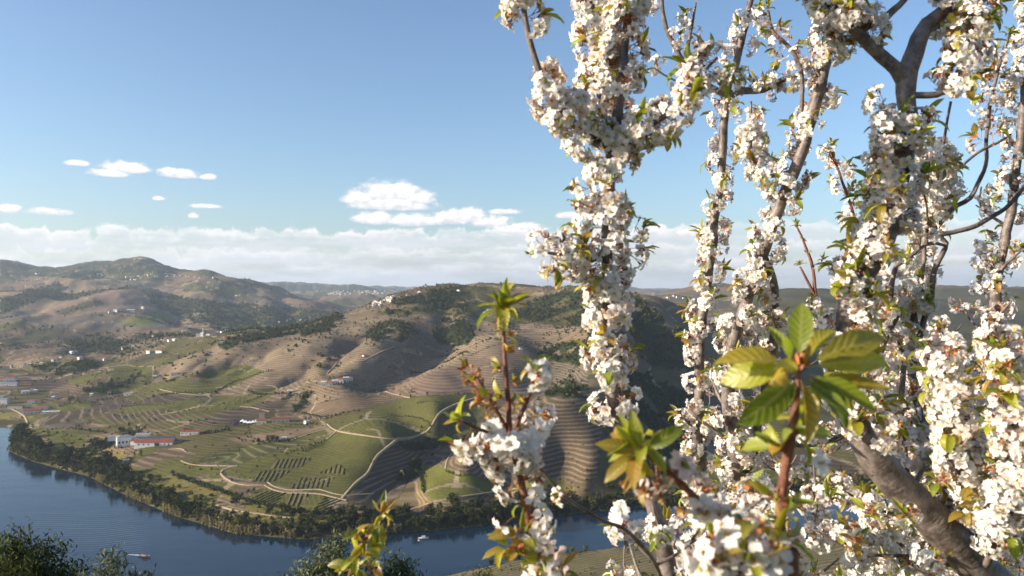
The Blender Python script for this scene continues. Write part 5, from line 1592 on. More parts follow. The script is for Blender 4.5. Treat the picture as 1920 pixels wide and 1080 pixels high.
def blossom_template(openness, seed, petal_mi=0, bud=False, far=False):
    """one five-petalled flower, facing +Z, its stalk running back along -Z; returns verts, faces, mat index, tobase"""
    r = random.Random(seed)
    V_, F_, M_, B_ = [], [], [], []
    L, Wd = 0.0165, 0.0128
    if bud: L, Wd = 0.0105, 0.0095
    if petal_mi == 3: L, Wd = 0.0100, 0.0062
    for k in range(5):
        az_ = 2 * math.pi * k / 5 + r.uniform(-0.12, 0.12)
        op = openness + r.uniform(-0.26, 0.26)           # angle from the axis
        sc = r.uniform(0.84, 1.1)
        tw = r.uniform(-0.6, 0.6)
        o0 = len(V_)
        rows = [(0.05, 0.14), (0.60, 0.98), (0.96, 0.62)] if far else [(0.05, 0.14), (0.34, 0.66), (0.68, 1.0), (0.96, 0.62)]
        for (vv, ww) in rows:
            for uu in (-1, 0, 1):
                a = op * (0.55 + 0.55 * vv)              # petals curve outwards
                rad = L * sc * vv * math.sin(a) + 0.0008
                hh = L * sc * vv * math.cos(a)
                side = uu * ww * Wd * 0.5
                lift = (abs(uu) * 0.0018 * ww) + uu * tw * 0.004 * vv
                if uu == 0 and vv > 0.9: rad -= L * 0.10 * math.sin(a); hh -= L * 0.10 * math.cos(a)
                nx, nz = -math.cos(a), math.sin(a)
                rad2, hh2 = rad + nx * lift, hh + nz * lift
                x = math.cos(az_) * rad2 - math.sin(az_) * side
                y = math.sin(az_) * rad2 + math.cos(az_) * side
                V_.append((x, y, hh2)); B_.append(max(0.0, 1 - vv * 1.7))
        for j in range(len(rows) - 1):
            for i in range(2):
                a = o0 + j * 3 + i
                F_.append((a, a + 1, a + 4, a + 3)); M_.append(petal_mi)
    # stamens: thin blades with a yellow tip
    if not bud:
        for k in range(3 if far else 9):
            az_ = r.uniform(0, 6.283); sp = r.uniform(0.12, 0.5); ll = r.uniform(0.007, 0.0105)
            tx, ty, tz = math.cos(az_) * math.sin(sp) * ll, math.sin(az_) * math.sin(sp) * ll, math.cos(sp) * ll
            w = 0.0004
            o0 = len(V_)
            V_ += [(-w, 0, 0.001), (w, 0, 0.001), (tx + 0.0008, ty, tz), (tx - 0.0008, ty + 0.0004, tz + 0.0012)]
            B_ += [0] * 4
            F_.append((o0, o0 + 1, o0 + 2, o0 + 3)); M_.append(1)
    # calyx cup and stalk
    ns = 3 if far else 4
    def ring(rad, z, ox=0.0):
        o0 = len(V_)
        for k in range(ns):
            a = 2 * math.pi / ns * k
            V_.append((ox + math.cos(a) * rad, math.sin(a) * rad, z)); B_.append(0)
        return o0
    st = r.uniform(0.85, 1.15)
    rr = [ring(0.0024, 0.0012), ring(0.0018, -0.004), ring(0.0007, -0.007), ring(0.0006, -0.018 * st, 0.0015), ring(0.0007, -0.030 * st, 0.0)]
    if far: rr = [rr[0], rr[2], rr[4]]
    for a, b in zip(rr[:-1], rr[1:]):
        for k in range(ns):
            F_.append((a + k, b + k, b + (k + 1) % ns, a + (k + 1) % ns)); M_.append(2)
    return np.array(V_), np.array(F_), np.array(M_), np.array(B_)

def leaf_template(curl, fold, seed, width=0.42):
    """blade along +X from the origin, 1 long, upper side +Z, with a short stalk"""
    r = random.Random(seed)
    V_, B_, rows = [], [], []
    prof = [(0.0, 0.02), (0.14, 0.02), (0.24, 0.42), (0.42, 0.92), (0.60, 1.0), (0.78, 0.74), (0.91, 0.36), (1.0, 0.02)]
    ang, x, z = 0.15, 0.0, 0.0
    prev = 0.0
    for (t, w) in prof:
        ang2 = 0.30 - curl * t
        ds_ = t - prev; prev = t
        x += math.cos(ang2) * ds_; z += math.sin(ang2) * ds_
        half = w * width * 0.5
        wav = 0.018 * math.sin(t * 17 + seed)
        fz = half * math.sin(fold)
        V_ += [(x - math.sin(ang2) * fz, -half * math.cos(fold), z + math.cos(ang2) * fz + wav * (w > 0.1)), (x, 0, z),
               (x - math.sin(ang2) * fz, half * math.cos(fold), z + math.cos(ang2) * fz - wav * (w > 0.1))]
        B_ += [0, 1, 0]
    F_ = []
    for j in range(len(prof) - 1):
        for i in range(2):
            a = j * 3 + i
            F_.append((a, a + 1, a + 4, a + 3))
    return np.array(V_), np.array(F_), np.zeros(len(F_), int), np.array(B_, float)

B_T = [blossom_template(1.38, 1), blossom_template(1.22, 2), blossom_template(1.0, 3), blossom_template(1.52, 4), blossom_template(0.45, 5, bud=True)]
W_T = [blossom_template(0.75, 6, 3), blossom_template(0.5, 7, 3)]
BLOSSOM_T = B_T + W_T
FAR_T = [blossom_template(1.38, 1, far=True), blossom_template(1.22, 2, far=True), blossom_template(1.0, 3, far=True), blossom_template(1.52, 4, far=True), blossom_template(0.45, 5, bud=True, far=True), blossom_template(0.75, 6, 3, far=True), blossom_template(0.5, 7, 3, far=True)]
LEAF_T = [leaf_template(0.8, 0.5, 1, 0.36), leaf_template(1.5, 0.7, 2, 0.34), leaf_template(0.35, 1.0, 3, 0.40), leaf_template(2.3, 0.45, 4, 0.36), leaf_template(1.1, 0.3, 5, 0.40), leaf_template(-0.7, 0.8, 6, 0.34)]
B_MATS = [M_PETAL, M_STAMEN, M_CALYX, M_WITHER]
B_MESH = [mesh_np('blossom', t[0], t[1], B_MATS, t[2], smooth=True, attrs={'tobase': t[3], 'tint': np.zeros(len(t[0]))}) for t in BLOSSOM_T]
L_MESH = [mesh_np('leaf', t[0], t[1], [M_LEAF], t[2], smooth=True, attrs={'midrib': t[3], 'tint': np.zeros(len(t[0])), 'leaft': np.repeat([0.0, 0.14, 0.24, 0.42, 0.60, 0.78, 0.91, 1.0], 3)}) for t in LEAF_T]

def join_instances(templates, items, name, mats, extra):
    """items: (template index, 3x3 rotation*scale, origin, tint)"""
    vs, fs, ms, bs, ts = [], [], [], [], []
    off = 0
    for (k, R, p, tint) in items:
        v, f, mi, b = templates[k]
        vs.append(v @ R.T + p); fs.append(f + off); ms.append(mi); bs.append(b); ts.append(np.full(len(v), tint))
        off += len(v)
    return mesh_np(name, np.concatenate(vs), np.concatenate(fs), mats, np.concatenate(ms), smooth=True,
                   attrs={extra: np.concatenate(bs), 'tint': np.concatenate(ts)})

def smooth_path(pts, radii, step=0.02, wiggle=0.0, seed=0):
    """Catmull-Rom through 3-D points, radii interpolated"""
    P = np.array([list(p) for p in pts]); R_ = np.array(radii, float)
    out, rad = [], []
    n_ = len(P)
    for i in range(n_ - 1):
        p0, p1, p2, p3 = P[max(i - 1, 0)], P[i], P[i + 1], P[min(i + 2, n_ - 1)]
        k = max(2, int(np.linalg.norm(p2 - p1) / step))
        t = (np.arange(k) / k)[:, None]
        out.append(0.5 * ((2 * p1) + (-p0 + p2) * t + (2 * p0 - 5 * p1 + 4 * p2 - p3) * t ** 2 + (-p0 + 3 * p1 - 3 * p2 + p3) * t ** 3))
        rad.append(R_[i] + (R_[i + 1] - R_[i]) * t[:, 0])
    out.append(P[-1:]); rad.append(R_[-1:])
    out, rad = np.concatenate(out), np.concatenate(rad)
    if wiggle:
        s = np.concatenate([[0], np.cumsum(np.linalg.norm(np.diff(out, axis=0), axis=1))])
        env = np.minimum(1, np.minimum(s, s[-1] - s) / 0.05)[:, None]
        w = np.stack([fbm(s / 0.09, s * 0 + seed + 10 * a, 2, seed + a) for a in range(3)], 1)
        out = out + w * wiggle * env
    return out, rad

def tube_np(path, rad, seg=9, knots=0.0, seed=0):
    T = np.gradient(path, axis=0); T /= np.linalg.norm(T, axis=1, keepdims=True) + 1e-12
    up = np.array([0.0, 1, 0]) if abs(T[0, 1]) < 0.8 else np.array([1.0, 0, 0])
    V_, al, an = [], [], []
    s = np.concatenate([[0], np.cumsum(np.linalg.norm(np.diff(path, axis=0), axis=1))])
    for i in range(len(path)):
        x = np.cross(T[i], up); x /= np.linalg.norm(x) + 1e-12
        up = np.cross(x, T[i])
        th = np.arange(seg) * 2 * math.pi / seg
        rr = rad[i] * (1 + knots * fbm(np.cos(th) * 1.2 + seed, np.sin(th) * 1.2 + s[i] / (rad[i] * 3 + 0.004), 2, seed))
        V_.append(path[i] + np.cos(th)[:, None] * x * rr[:, None] + np.sin(th)[:, None] * up * rr[:, None])
        al.append(np.full(seg, s[i] + seed)); an.append(th)
    V_ = np.concatenate(V_)
    k = np.arange(seg)
    F_ = []
    for i in range(len(path) - 1):
        a = i * seg + k; b = i * seg + (k + 1) % seg
        F_.append(np.stack([a, b, b + seg, a + seg], 1))
    n_ = len(V_)
    V_ = np.concatenate([V_, path[:1], path[-1:]])
    caps = np.concatenate([np.stack([k * 0 + n_, (k + 1) % seg, k], 1), np.stack([k * 0 + n_ + 1, k + (len(path) - 1) * seg, (k + 1) % seg + (len(path) - 1) * seg], 1)])
    return V_, [np.concatenate(F_), caps], np.concatenate(al + [[0], [0]]), np.concatenate(an + [[0], [0]])

class CherryTree:
    def __init__(self, name, base, label, seed):
        self.rng = random.Random(seed)
        self.root = empty(name, base)
        tag(self.root, label, 'tree', 'cherry trees in blossom')
        self.base = np.array(base)
        self.blossoms, self.leaves, self.scales, self.stems = [], [], [], []
        self.nstem = 0
    def part(self, name, me, mat=None):
        o = link(name, me, self.root)
        return o
    def limb(self, pts, r_px, name='branch', mat=None, wiggle=0.004, knots=0.16, seg=9, step=0.02):
        """pts (px, py, D); radii in photograph pixels at the ends, or one per point"""
        P = [pw(*p) if len(p) == 3 and not isinstance(p, (Vector, np.ndarray)) else Vector(p) for p in pts]
        if len(r_px) == 2:
            n_ = len(P)
            r_px = [r_px[0] + (r_px[1] - r_px[0]) * i / (n_ - 1) for i in range(n_)]
        R_ = [r * 0.88 * max(p.y, 0.3) / F for r, p in zip(r_px, P)]
        if CY - F * (P[-1].z - CAM_Z) / P[-1].y < 0:      # stems that leave the picture at the top go on to a thin tip
            d_ = (P[-1] - P[-2]).normalized()
            for L_, k_ in ((0.10, 0.72), (0.22, 0.42), (0.34, 0.12)):
                P.append(P[-1] + (d_ + Vector((self.rng.uniform(-0.2, 0.2), self.rng.uniform(-0.2, 0.2), 0.25))).normalized() * 0.12)
                R_.append(R_[-1] * 0.6)
        self.nstem += 1
        path, rad = smooth_path(P, R_, step, wiggle, self.nstem * 3 + 1)
        v, f, al, an = tube_np(path, rad, seg, knots, self.nstem)
        me = mesh_np(name, v - self.base, f, mat or M_BARK, smooth=True, attrs={'along': al, 'around': an})
        self.part(name, me)
        self.stems.append((path, rad))
        if CY - F * (path[-1, 2] - CAM_Z) / path[-1, 1] < -40: self.dress(path, rad, 0.8, 1.0, 20, (7, 11), (1, 3), 0.034, 0.05)
        return path, rad
    def blossom(self, p, axis, k, scale=1.0, sort=None):
        self.blossoms.append((k, np_rot(axis, self.rng.uniform(0, 6.28)) * scale, np.array(p), self.rng.random()))
    def leaf(self, p, direction, size, up=None, k=None):
        d = np.array(direction, float); d /= np.linalg.norm(d) + 1e-12
        u = np.array(up if up is not None else (0, 0, 1.0), float) + np.array([self.rng.uniform(-0.4, 0.4) for _ in range(3)])
        y = np.cross(u, d)
        if np.linalg.norm(y) < 1e-3: y = np.array([1.0, 0, 0])
        y /= np.linalg.norm(y)
        z = np.cross(d, y)
        R = np.stack([d, y, z], 1) * size
        self.leaves.append((self.rng.randrange(len(LEAF_T)) if k is None else k, R, np.array(p), self.rng.random()))
    def scale_bits(self, p, d, n=5, size=0.006):
        for _ in range(n):
            a = np.array(d) + np.array([self.rng.uniform(-0.8, 0.8) for _ in range(3)])
            a /= np.linalg.norm(a)
            self.scales.append((0, np_rot(a, self.rng.uniform(0, 6.28)) * size * self.rng.uniform(0.7, 1.4), np.array(p) + a * 0.004, self.rng.random()))
    def cluster(self, p, d, n=12, spread=1.15, leaves=3, leaf_size=0.034, reach=0.036, wither=0.0, fscale=1.0):
        """an umbel of blossoms on a short spur with its tuft of young leaves"""
        r = self.rng
        d = np.array(d, float); d /= np.linalg.norm(d) + 1e-12
        for _ in range(n):
            a = np_rot(d, 0) @ np.array([math.sin(t_ := spread * math.sqrt(r.random()) * 1.15) * math.cos(ph := r.uniform(0, 6.283)), math.sin(t_) * math.sin(ph), math.cos(t_)])
            a = a + np.array([0, 0, r.uniform(-0.30, 0.05)])
            a /= np.linalg.norm(a)
            ln = reach * r.uniform(0.72, 1.15)
            face = a + np.array([r.uniform(-0.35, 0.35) for _ in range(3)])
            k = r.choices([0, 1, 2, 3, 4], [4, 3.4, 1.6, 3.2, 0.6])[0]
            if r.random() < wither: k = r.choice([5, 6])
            self.blossom(p + a * ln, face, k, r.uniform(0.95, 1.2) * fscale)
        out = p + d * 0.022
        for _ in range(leaves):
            a = d * 0.95 + np.array([r.uniform(-0.9, 0.9), r.uniform(-0.9, 0.9), r.uniform(-0.3, 1.0)])
            self.leaf(out, a, leaf_size * r.uniform(0.7, 1.35))
        self.scale_bits(out, d, 8, 0.0085)
    def dress(self, path, rad, t0=0.0, t1=1.0, per_m=26, n=(9, 15), leaves=(1, 4), leaf_size=0.034, wither=0.03, side=None, gap=0.0, reach=0.038, spread=1.15):
        """spurs with blossom along a stretch of a stem"""
        r = self.rng
        s = np.concatenate([[0], np.cumsum(np.linalg.norm(np.diff(path, axis=0), axis=1))])
        a, b = s[-1] * t0, s[-1] * t1
        cnt = max(1, int((b - a) * per_m * 1.3))
        az0 = r.uniform(0, 6.28)
        for i in range(cnt):
            if r.random() < gap: continue
            lump = float(vnoise(np.array([i * 0.37 + az0 * 9]), np.array([az0]), 77)[0])
            if lump < 0.14: continue
            q = a + (b - a) * (i + r.uniform(-0.35, 0.35) + 0.5) / cnt
            p = np.array([np.interp(q, s, path[:, c]) for c in range(3)])
            rr = float(np.interp(q, s, rad))
            j = min(max(int(np.searchsorted(s, q)), 1), len(path) - 1)
            T = path[j] - path[j - 1]; T /= np.linalg.norm(T) + 1e-12
            az_ = az0 + i * 2.4 + r.uniform(-0.5, 0.5)
            out = np_rot(T, 0) @ np.array([math.cos(az_), math.sin(az_), 0])
            if side is not None: out = out + np.array(side)
            d = out + T * r.uniform(-0.1, 0.35) + np.array([0, 0, 0.12])
            d /= np.linalg.norm(d)
            self.cluster(p + out / np.linalg.norm(out) * (rr + 0.006), d, int(r.randint(*n) * (0.75 + 1.05 * lump)), spread, (r.randint(*leaves) + r.randint(1, 3) if r.random() < 0.8 else r.randint(0, 1)), leaf_size * 1.35, reach, wither)
    def tuft(self, p, d, n=9, size=0.04, spread=1.0, droop=0.0):
        """a rosette of young leaves at a shoot tip"""
        r = self.rng
        d = np.array(d, float); d /= np.linalg.norm(d)
        for i in range(n):
            t_ = spread * (0.35 + 0.65 * (i + r.random()) / n) * 1.25
            ph = i * 2.4 + r.uniform(-0.4, 0.4)
            a = np_rot(d, 0) @ np.array([math.sin(t_) * math.cos(ph), math.sin(t_) * math.sin(ph), math.cos(t_)])
            a = a + np.array([0, 0, -droop * r.random()])
            self.leaf(np.array(p), a, size * r.uniform(0.65, 1.15), up=d)
        self.scale_bits(p, d, 6, 0.007)
    def nearest(self, p, below=True):
        best = None
        for k, (path, rad) in enumerate(self.stems):
            dd = np.linalg.norm(path - p, axis=1) + (np.maximum(path[:, 2] - p[2] + 0.10, 0) * 3 if below else 0)
            j = int(np.argmin(dd))
            if best is None or dd[j] < best[0]: best = (dd[j], k, j)
        return self.stems[best[1]][0][best[2]], self.stems[best[1]][1][best[2]]
    def twig_to(self, px, py, D, r_px=3.0, bend=0.06, mat=None, **kw):
        """a twig from the nearest lower stem to a point, dressed with blossom"""
        r = self.rng
        tip = np.array(pw(px, py, D))
        st, rs = self.nearest(tip)
        L = np.linalg.norm(tip - st)
        mid = st * 0.5 + tip * 0.5 + np.array([r.uniform(-1, 1) * bend * L * 2, r.uniform(-1, 1) * bend * L * 2, -0.10 * L])
        m1 = st * 0.8 + mid * 0.2
        rb = min(r_px * 1.7 * D / F, rs * 0.8)
        path, rad = smooth_path([Vector(st), Vector(m1), Vector(mid), Vector(tip)], [rb, rb * 0.9, (rb + r_px * D / F) * 0.5, r_px * D / F * 0.6], 0.025, 0.006, len(self.stems))
        v, f, al, an = tube_np(path, rad, 6, 0.12, len(self.stems))
        self.part('twig', mesh_np('twig', v - self.base, f, mat or M_BARK, smooth=True, attrs={'along': al, 'around': an}))
        self.stems.append((path, rad))
        if kw: self.dress(path, rad, **kw)
        return path, rad
    def finish(self):
        def show(it):       # larger for nearer pieces inside the view
            p = it[2]
            px, py = CX + F * p[0] / p[1], CY - F * (p[2] - CAM_Z) / p[1]
            ins = -40 < px < W + 40 and -40 < py < H + 40
            return (1.0 if ins else 0.05) * np.linalg.norm(it[1][:, 0]) / p[1]
        for items, meshes, temps, mats, extra, nm, stuff in ((self.blossoms, B_MESH, BLOSSOM_T, B_MATS, 'tobase', 'blossom', 'blossoms'), (self.leaves, L_MESH, LEAF_T, [M_LEAF], 'midrib', 'leaf', 'foliage')):
            items.sort(key=show, reverse=True)
            for (k, R, p, tint) in items[:300]:
                o = bpy.data.objects.new(nm, meshes[k]); col.objects.link(o)
                o.parent = self.root
                m4 = Matrix(R.tolist()).to_4x4(); m4.translation = Vector(p - self.base)
                o.matrix_local = m4
            if len(items) > 300:
                tt = list(temps) + (FAR_T if nm == 'blossom' else [])
                sh = len(temps) if nm == 'blossom' else 0      # simpler blossoms farther back
                me = join_instances(tt, [(k + (sh if p[1] > 2.05 else 0), R, p - self.base, t) for (k, R, p, t) in items[300:]], stuff, mats, extra)
                tag(self.part(stuff, me), kind='stuff')
        if self.scales:
            sv = np.array([(-0.35, 0, 0), (0.35, 0, 0), (0.25, 0.1, 0.8), (-0.25, 0.1, 0.8), (0, 0.2, 1.3)])
            sf = np.array([(0, 1, 2), (0, 2, 3), (3, 2, 4)])
            me = join_instances([(sv, sf, np.zeros(3, int), np.zeros(5))], [(k, R, p - self.base, t) for (k, R, p, t) in self.scales], 'bud_scales', [M_SCALE], 'tobase')
            tag(self.part('bud_scales', me), kind='stuff')
        print(self.root.name, len(self.blossoms), 'blossoms', len(self.leaves), 'leaves')

def gz_near(x, y):
    return 218.9 - (0.5 * y if y > 0 else 0.25 * y) - 0.18

def base_at(x, y):
    return (x, y, gz_near(x, y) - 0.05)

# ---- first tree: the dense white column, its fork, and the loose shoots before it
A = CherryTree('cherry_tree', base_at(0.62, 1.95), 'cherry tree whose upright stem is wrapped in a dense white blossom column', 11)
crotchA = Vector((0.50, 1.9, 219.6))
A.limb([Vector(A.base), Vector((0.60, 1.93, 218.7)), Vector((0.54, 1.92, 219.2)), crotchA], [62, 55, 48, 44], 'trunk', seg=12, wiggle=0.01, step=0.05)
sA, rA = A.limb([crotchA, pw(1290, 1400, 1.88), (1262, 1150, 1.88), (1240, 1000, 1.88), (1203, 880, 1.86), (1158, 780, 1.85), (1142, 650, 1.84), (1137, 520, 1.84), (1140, 400, 1.84), (1148, 300, 1.85), (1156, 215, 1.86), (1168, 110, 1.88), (1180, 20, 1.92), (1188, -90, 1.95)],
                [34, 25, 21, 18, 15.5, 13.5, 12.5, 12, 12, 13.5, 11, 9.5, 8, 6], seg=12)
t_of = lambda path, py: float(np.argmin(np.abs(CY - F * (path[:, 2] - CAM_Z) / path[:, 1] - py))) / (len(path) - 1)
A.dress(sA, rA, t_of(sA, 830), t_of(sA, 255), 30, (10, 15), (1, 3), 0.036, 0.03, side=(-0.15, -0.25, 0))
A.dress(sA, rA, t_of(sA, 240), t_of(sA, -60), 30, (9, 14), (1, 3), 0.034, 0.03, side=(0, 0.25, 0))
b, r_ = A.limb([(1150, 285, 1.85), (1102, 258, 1.83), (1064, 218, 1.80), (1022, 157, 1.78), (1002, 108, 1.77), (986, 45, 1.76), (976, -40, 1.75)], [10, 9.5, 9, 8, 7, 6.5, 5.5], seg=8)
A.dress(b, r_, 0.045, 0.30, 34, (9, 13), (1, 2), 0.03)
A.dress(b, r_, 0.45, 1.0, 34, (12, 16), (1, 3), 0.036, side=(-0.1, 0, -0.3))
b, r_ = A.limb([(1150, 270, 1.85), (1132, 230, 1.9), (1117, 125, 1.95), (1110, 20, 1.97), (1106, -50, 1.98)], [6, 6, 5.5, 5, 4], seg=7)
A.dress(b, r_, 0.15, 0.95, 34, (8, 12), (1, 3), 0.034)
b, r_ = A.limb([(1150, 285, 1.85), (1185, 255, 1.83), (1235, 225, 1.80), (1275, 200, 1.79)], [10, 9, 7, 5], seg=7)
A.dress(b, r_, 0.15, 1.0, 34, (9, 14), (1, 3), 0.034, side=(0, 0, -0.2))
b, r_ = A.limb([(1275, 200, 1.79), (1300, 170, 1.78), (1325, 130, 1.78), (1345, 108, 1.78)], [5, 4.5, 4, 3], seg=7)
A.dress(b, r_, 0.1, 1.0, 36, (8, 12), (3, 5), 0.045)
b, r_ = A.limb([(1138, 478, 1.84), (1095, 490, 1.80), (1050, 478, 1.77), (1010, 472, 1.75)], [6, 5, 4, 2.5], seg=7)
A.dress(b, r_, 0.1, 1.0, 34, (6, 9), (2, 4), 0.034, 0.15)
A.tuft(pw(1000, 475, 1.75), (-1, 0, 0.25), 5, 0.03)
for (px, py) in ((1078, 352), (1082, 380), (1075, 420), (1085, 455)):
    A.cluster(np.array(pw(px + 18, py + 8, 1.82)), (-1, -0.3, 0.2), 4, 1.0, 4, 0.034, 0.026, 0.2)
A.cluster(np.array(pw(1185, 470, 1.82)), (1, -0.2, 0), 5, 1, 4, 0.036)
A.cluster(np.array(pw(1185, 430, 1.82)), (1, -0.2, 0.1), 4, 1, 4, 0.040)
# leafy shoot at left with its ball of blossom
sh, rr = A.limb([crotchA, pw(1010, 1300, 1.35), (1003, 1120, 1.28), (998, 1040, 1.26), (990, 960, 1.25), (975, 885, 1.25), (958, 825, 1.25), (953, 760, 1.25), (948, 700, 1.25), (945, 640, 1.25), (944, 575, 1.25)],
                [20, 11, 8.5, 8, 8, 7.5, 7, 6, 5, 4, 3], mat=M_SHOOT, seg=8, wiggle=0.002)
A.tuft(pw(944, 582, 1.25), (0, -0.1, 1), 24, 0.052, 1.35)
A.leaf(np.array(pw(946, 585, 1.25)), (0.05, 0, 1), 0.05, (0, -1, 0), 0)
A.leaf(np.array(pw(950, 580, 1.25)), (0.8, -0.1, 0.65), 0.052, None, 0)
for (px, py, dx_, n_, sz) in ((940, 618, -1, 3, 0.030), (950, 630, 1, 3, 0.030), (942, 690, -1, 5, 0.034), (958, 718, 1, 2, 0.028), (944, 745, -1, 5, 0.032), (955, 755, 1, 3, 0.028), (948, 660, 0.6, 2, 0.024)):
    A.tuft(pw(px, py, 1.25), (dx_, -0.4, 0.5), n_, sz, 0.9)
b, r_ = A.limb([(957, 822, 1.25), (978, 775, 1.24), (993, 738, 1.24), (1003, 700, 1.24)], [5.5, 5, 4.5, 3.5], mat=M_SHOOT, seg=7, wiggle=0.001)
A.tuft(pw(1005, 688, 1.24), (0.2, -0.1, 1), 12, 0.042, 1.3, 0.5)
A.cluster(np.array(pw(1005, 694, 1.24)), (0.1, -0.6, -0.1), 7, 1.1, 0, 0.03, 0.022)
A.tuft(pw(985, 755, 1.24), (-0.6, -0.3, 0.4), 3, 0.03)
b, r_ = A.limb([(955, 812, 1.25), (932, 772, 1.24), (912, 735, 1.23), (890, 703, 1.23)], [5, 4.5, 4, 3], mat=M_SHOOT, seg=7, wiggle=0.001)
for (px, py) in ((886, 703), (905, 735), (916, 765)):
    A.cluster(np.array(pw(px, py, 1.23)), (-0.3, -0.5, 0.3), 10, 1.5, 2, 0.028, 0.013, 1.0, 0.62)
b, r_ = A.limb([(960, 835, 1.25), (925, 815, 1.22), (893, 802, 1.20), (868, 790, 1.19)], [5, 4.5, 4, 3], mat=M_SHOOT, seg=7, wiggle=0.001)
A.tuft(pw(866, 788, 1.19), (-0.8, -0.1, 0.5), 9, 0.038, 1.0)
ctr = np.array(pw(952, 828, 1.24))
for k in range(10):
    a_ = A.rng.uniform(0, 6.28)
    A.cluster(ctr + np.array([math.cos(a_) * 0.012, math.sin(a_) * 0.012, A.rng.uniform(-0.02, 0.02)]), (math.cos(a_), math.sin(a_) - 0.3, A.rng.uniform(-0.35, 0.25)), 9, 1.0, 0 if k % 3 else 1, 0.03, 0.036, 0.05)
A.cluster(ctr + np.array([0.035, 0, 0.03]), (0.8, -0.3, 0.5), 6, 0.9, 0, 0.03, 0.03)
A.cluster(ctr + np.array([-0.055, -0.02, 0.005]), (-1, -0.3, -0.2), 4, 0.9, 1, 0.03, 0.025)
for (px, py, ax) in ((948, 922, (-0.7, -0.4, -0.8)), (938, 928, (-0.9, -0.2, -0.5)), (955, 932, (-0.2, -0.6, -0.9)), (1003, 928, (0.35, -0.9, 0.1)), (940, 988, (-0.8, -0.4, -0.5)), (1014, 958, (0.6, -0.4, 0.7)),
                     (1022, 978, (0.8, -0.6, -0.2)), (1010, 985, (0.3, -0.9, -0.2)), (1030, 992, (0.9, -0.3, -0.3)), (1000, 1012, (0.2, -0.9, -0.4)), (1024, 1022, (0.5, -0.8, -0.3)), (1045, 1035, (0.7, -0.6, -0.5)), (1012, 1070, (0.1, -0.9, 0.1)), (1036, 1068, (0.6, -0.8, 0.1)), (1058, 1075, (0.8, -0.5, -0.2)), (1000, 1085, (-0.3, -0.9, -0.2))):
    A.blossom(np.array(pw(px, py, 1.23)), ax, A.rng.choice([0, 1, 3]), 1.1)
for (px, py, n_, sz) in ((985, 905, 2, 0.028), (982, 950, 3, 0.03), (975, 1005, 12, 0.050), (960, 1030, 7, 0.050), (1010, 1050, 8, 0.042), (1050, 1065, 6, 0.040)):
    A.tuft(pw(px, py, 1.24), (0.1, -0.4, 0.7), n_, sz, 1.4, 0.6)
A.cluster(np.array(pw(970, 1035, 1.24)), (0, -0.5, 0.3), 8, 1.4, 0, 0.03, 0.018, 0.9, 0.7)
# bare dark twig running down to the right
A.limb([(972, 838, 1.27), (1002, 866, 1.29), (1040, 908, 1.32), (1080, 944, 1.36), (1130, 975, 1.42), (1180, 1000, 1.48), (1230, 1060, 1.6), (1262, 1150, 1.88)], [3, 3.2, 3.6, 4, 4.2, 4.5, 5, 6], seg=7, wiggle=0.002)
A.cluster(np.array(pw(1060, 925, 1.33)), (-0.4, -0.6, 0.1), 6, 1.2, 4, 0.026, 0.016, 0.6, 0.75)
A.cluster(np.array(pw(1000, 880, 1.28)), (0.2, -0.6, -0.2), 5, 1.2, 1, 0.02, 0.018, 0.7, 0.75)
# near shoot with broad leaves in front of the column's foot
b, r_ = A.limb([crotchA, pw(1400, 1250, 1.1), (1355, 1030, 1.0), (1325, 960, 0.98), (1285, 912, 0.97), (1245, 878, 0.96), (1212, 848, 0.95)], [16, 11, 9, 8.5, 8, 7, 5], mat=M_SHOOT, seg=8, wiggle=0.002)
A.tuft(pw(1206, 845, 0.95), (-0.55, -0.35, 0.75), 15, 0.062, 1.15, 0.35)
for (ex, ez, sz) in ((-0.9, -0.55, 0.06), (-0.5, -0.9, 0.055), (0.05, -1.0, 0.055), (0.8, 0.6, 0.06), (-0.3, 0.95, 0.055), (-1, 0.25, 0.06)):
    A.leaf(np.array(pw(1205, 848, 0.94)), (ex, -0.25, ez), sz, (0, -1, 0.4))
A.cluster(np.array(pw(1222, 880, 0.96)), (-0.1, -0.5, -0.9), 8, 0.9, 1, 0.03, 0.03, 0.45)
A.cluster(np.array(pw(1262, 905, 0.97)), (0.2, -0.3, 1), 5, 0.9, 1, 0.03, 0.03, 0.2)
for (px, py) in ((1300, 935), (1338, 985)):
    A.cluster(np.array(pw(px, py, 0.99)), (0.2, -0.5, 0.6), 8, 1.1, 2, 0.035, 0.03, 0.2)
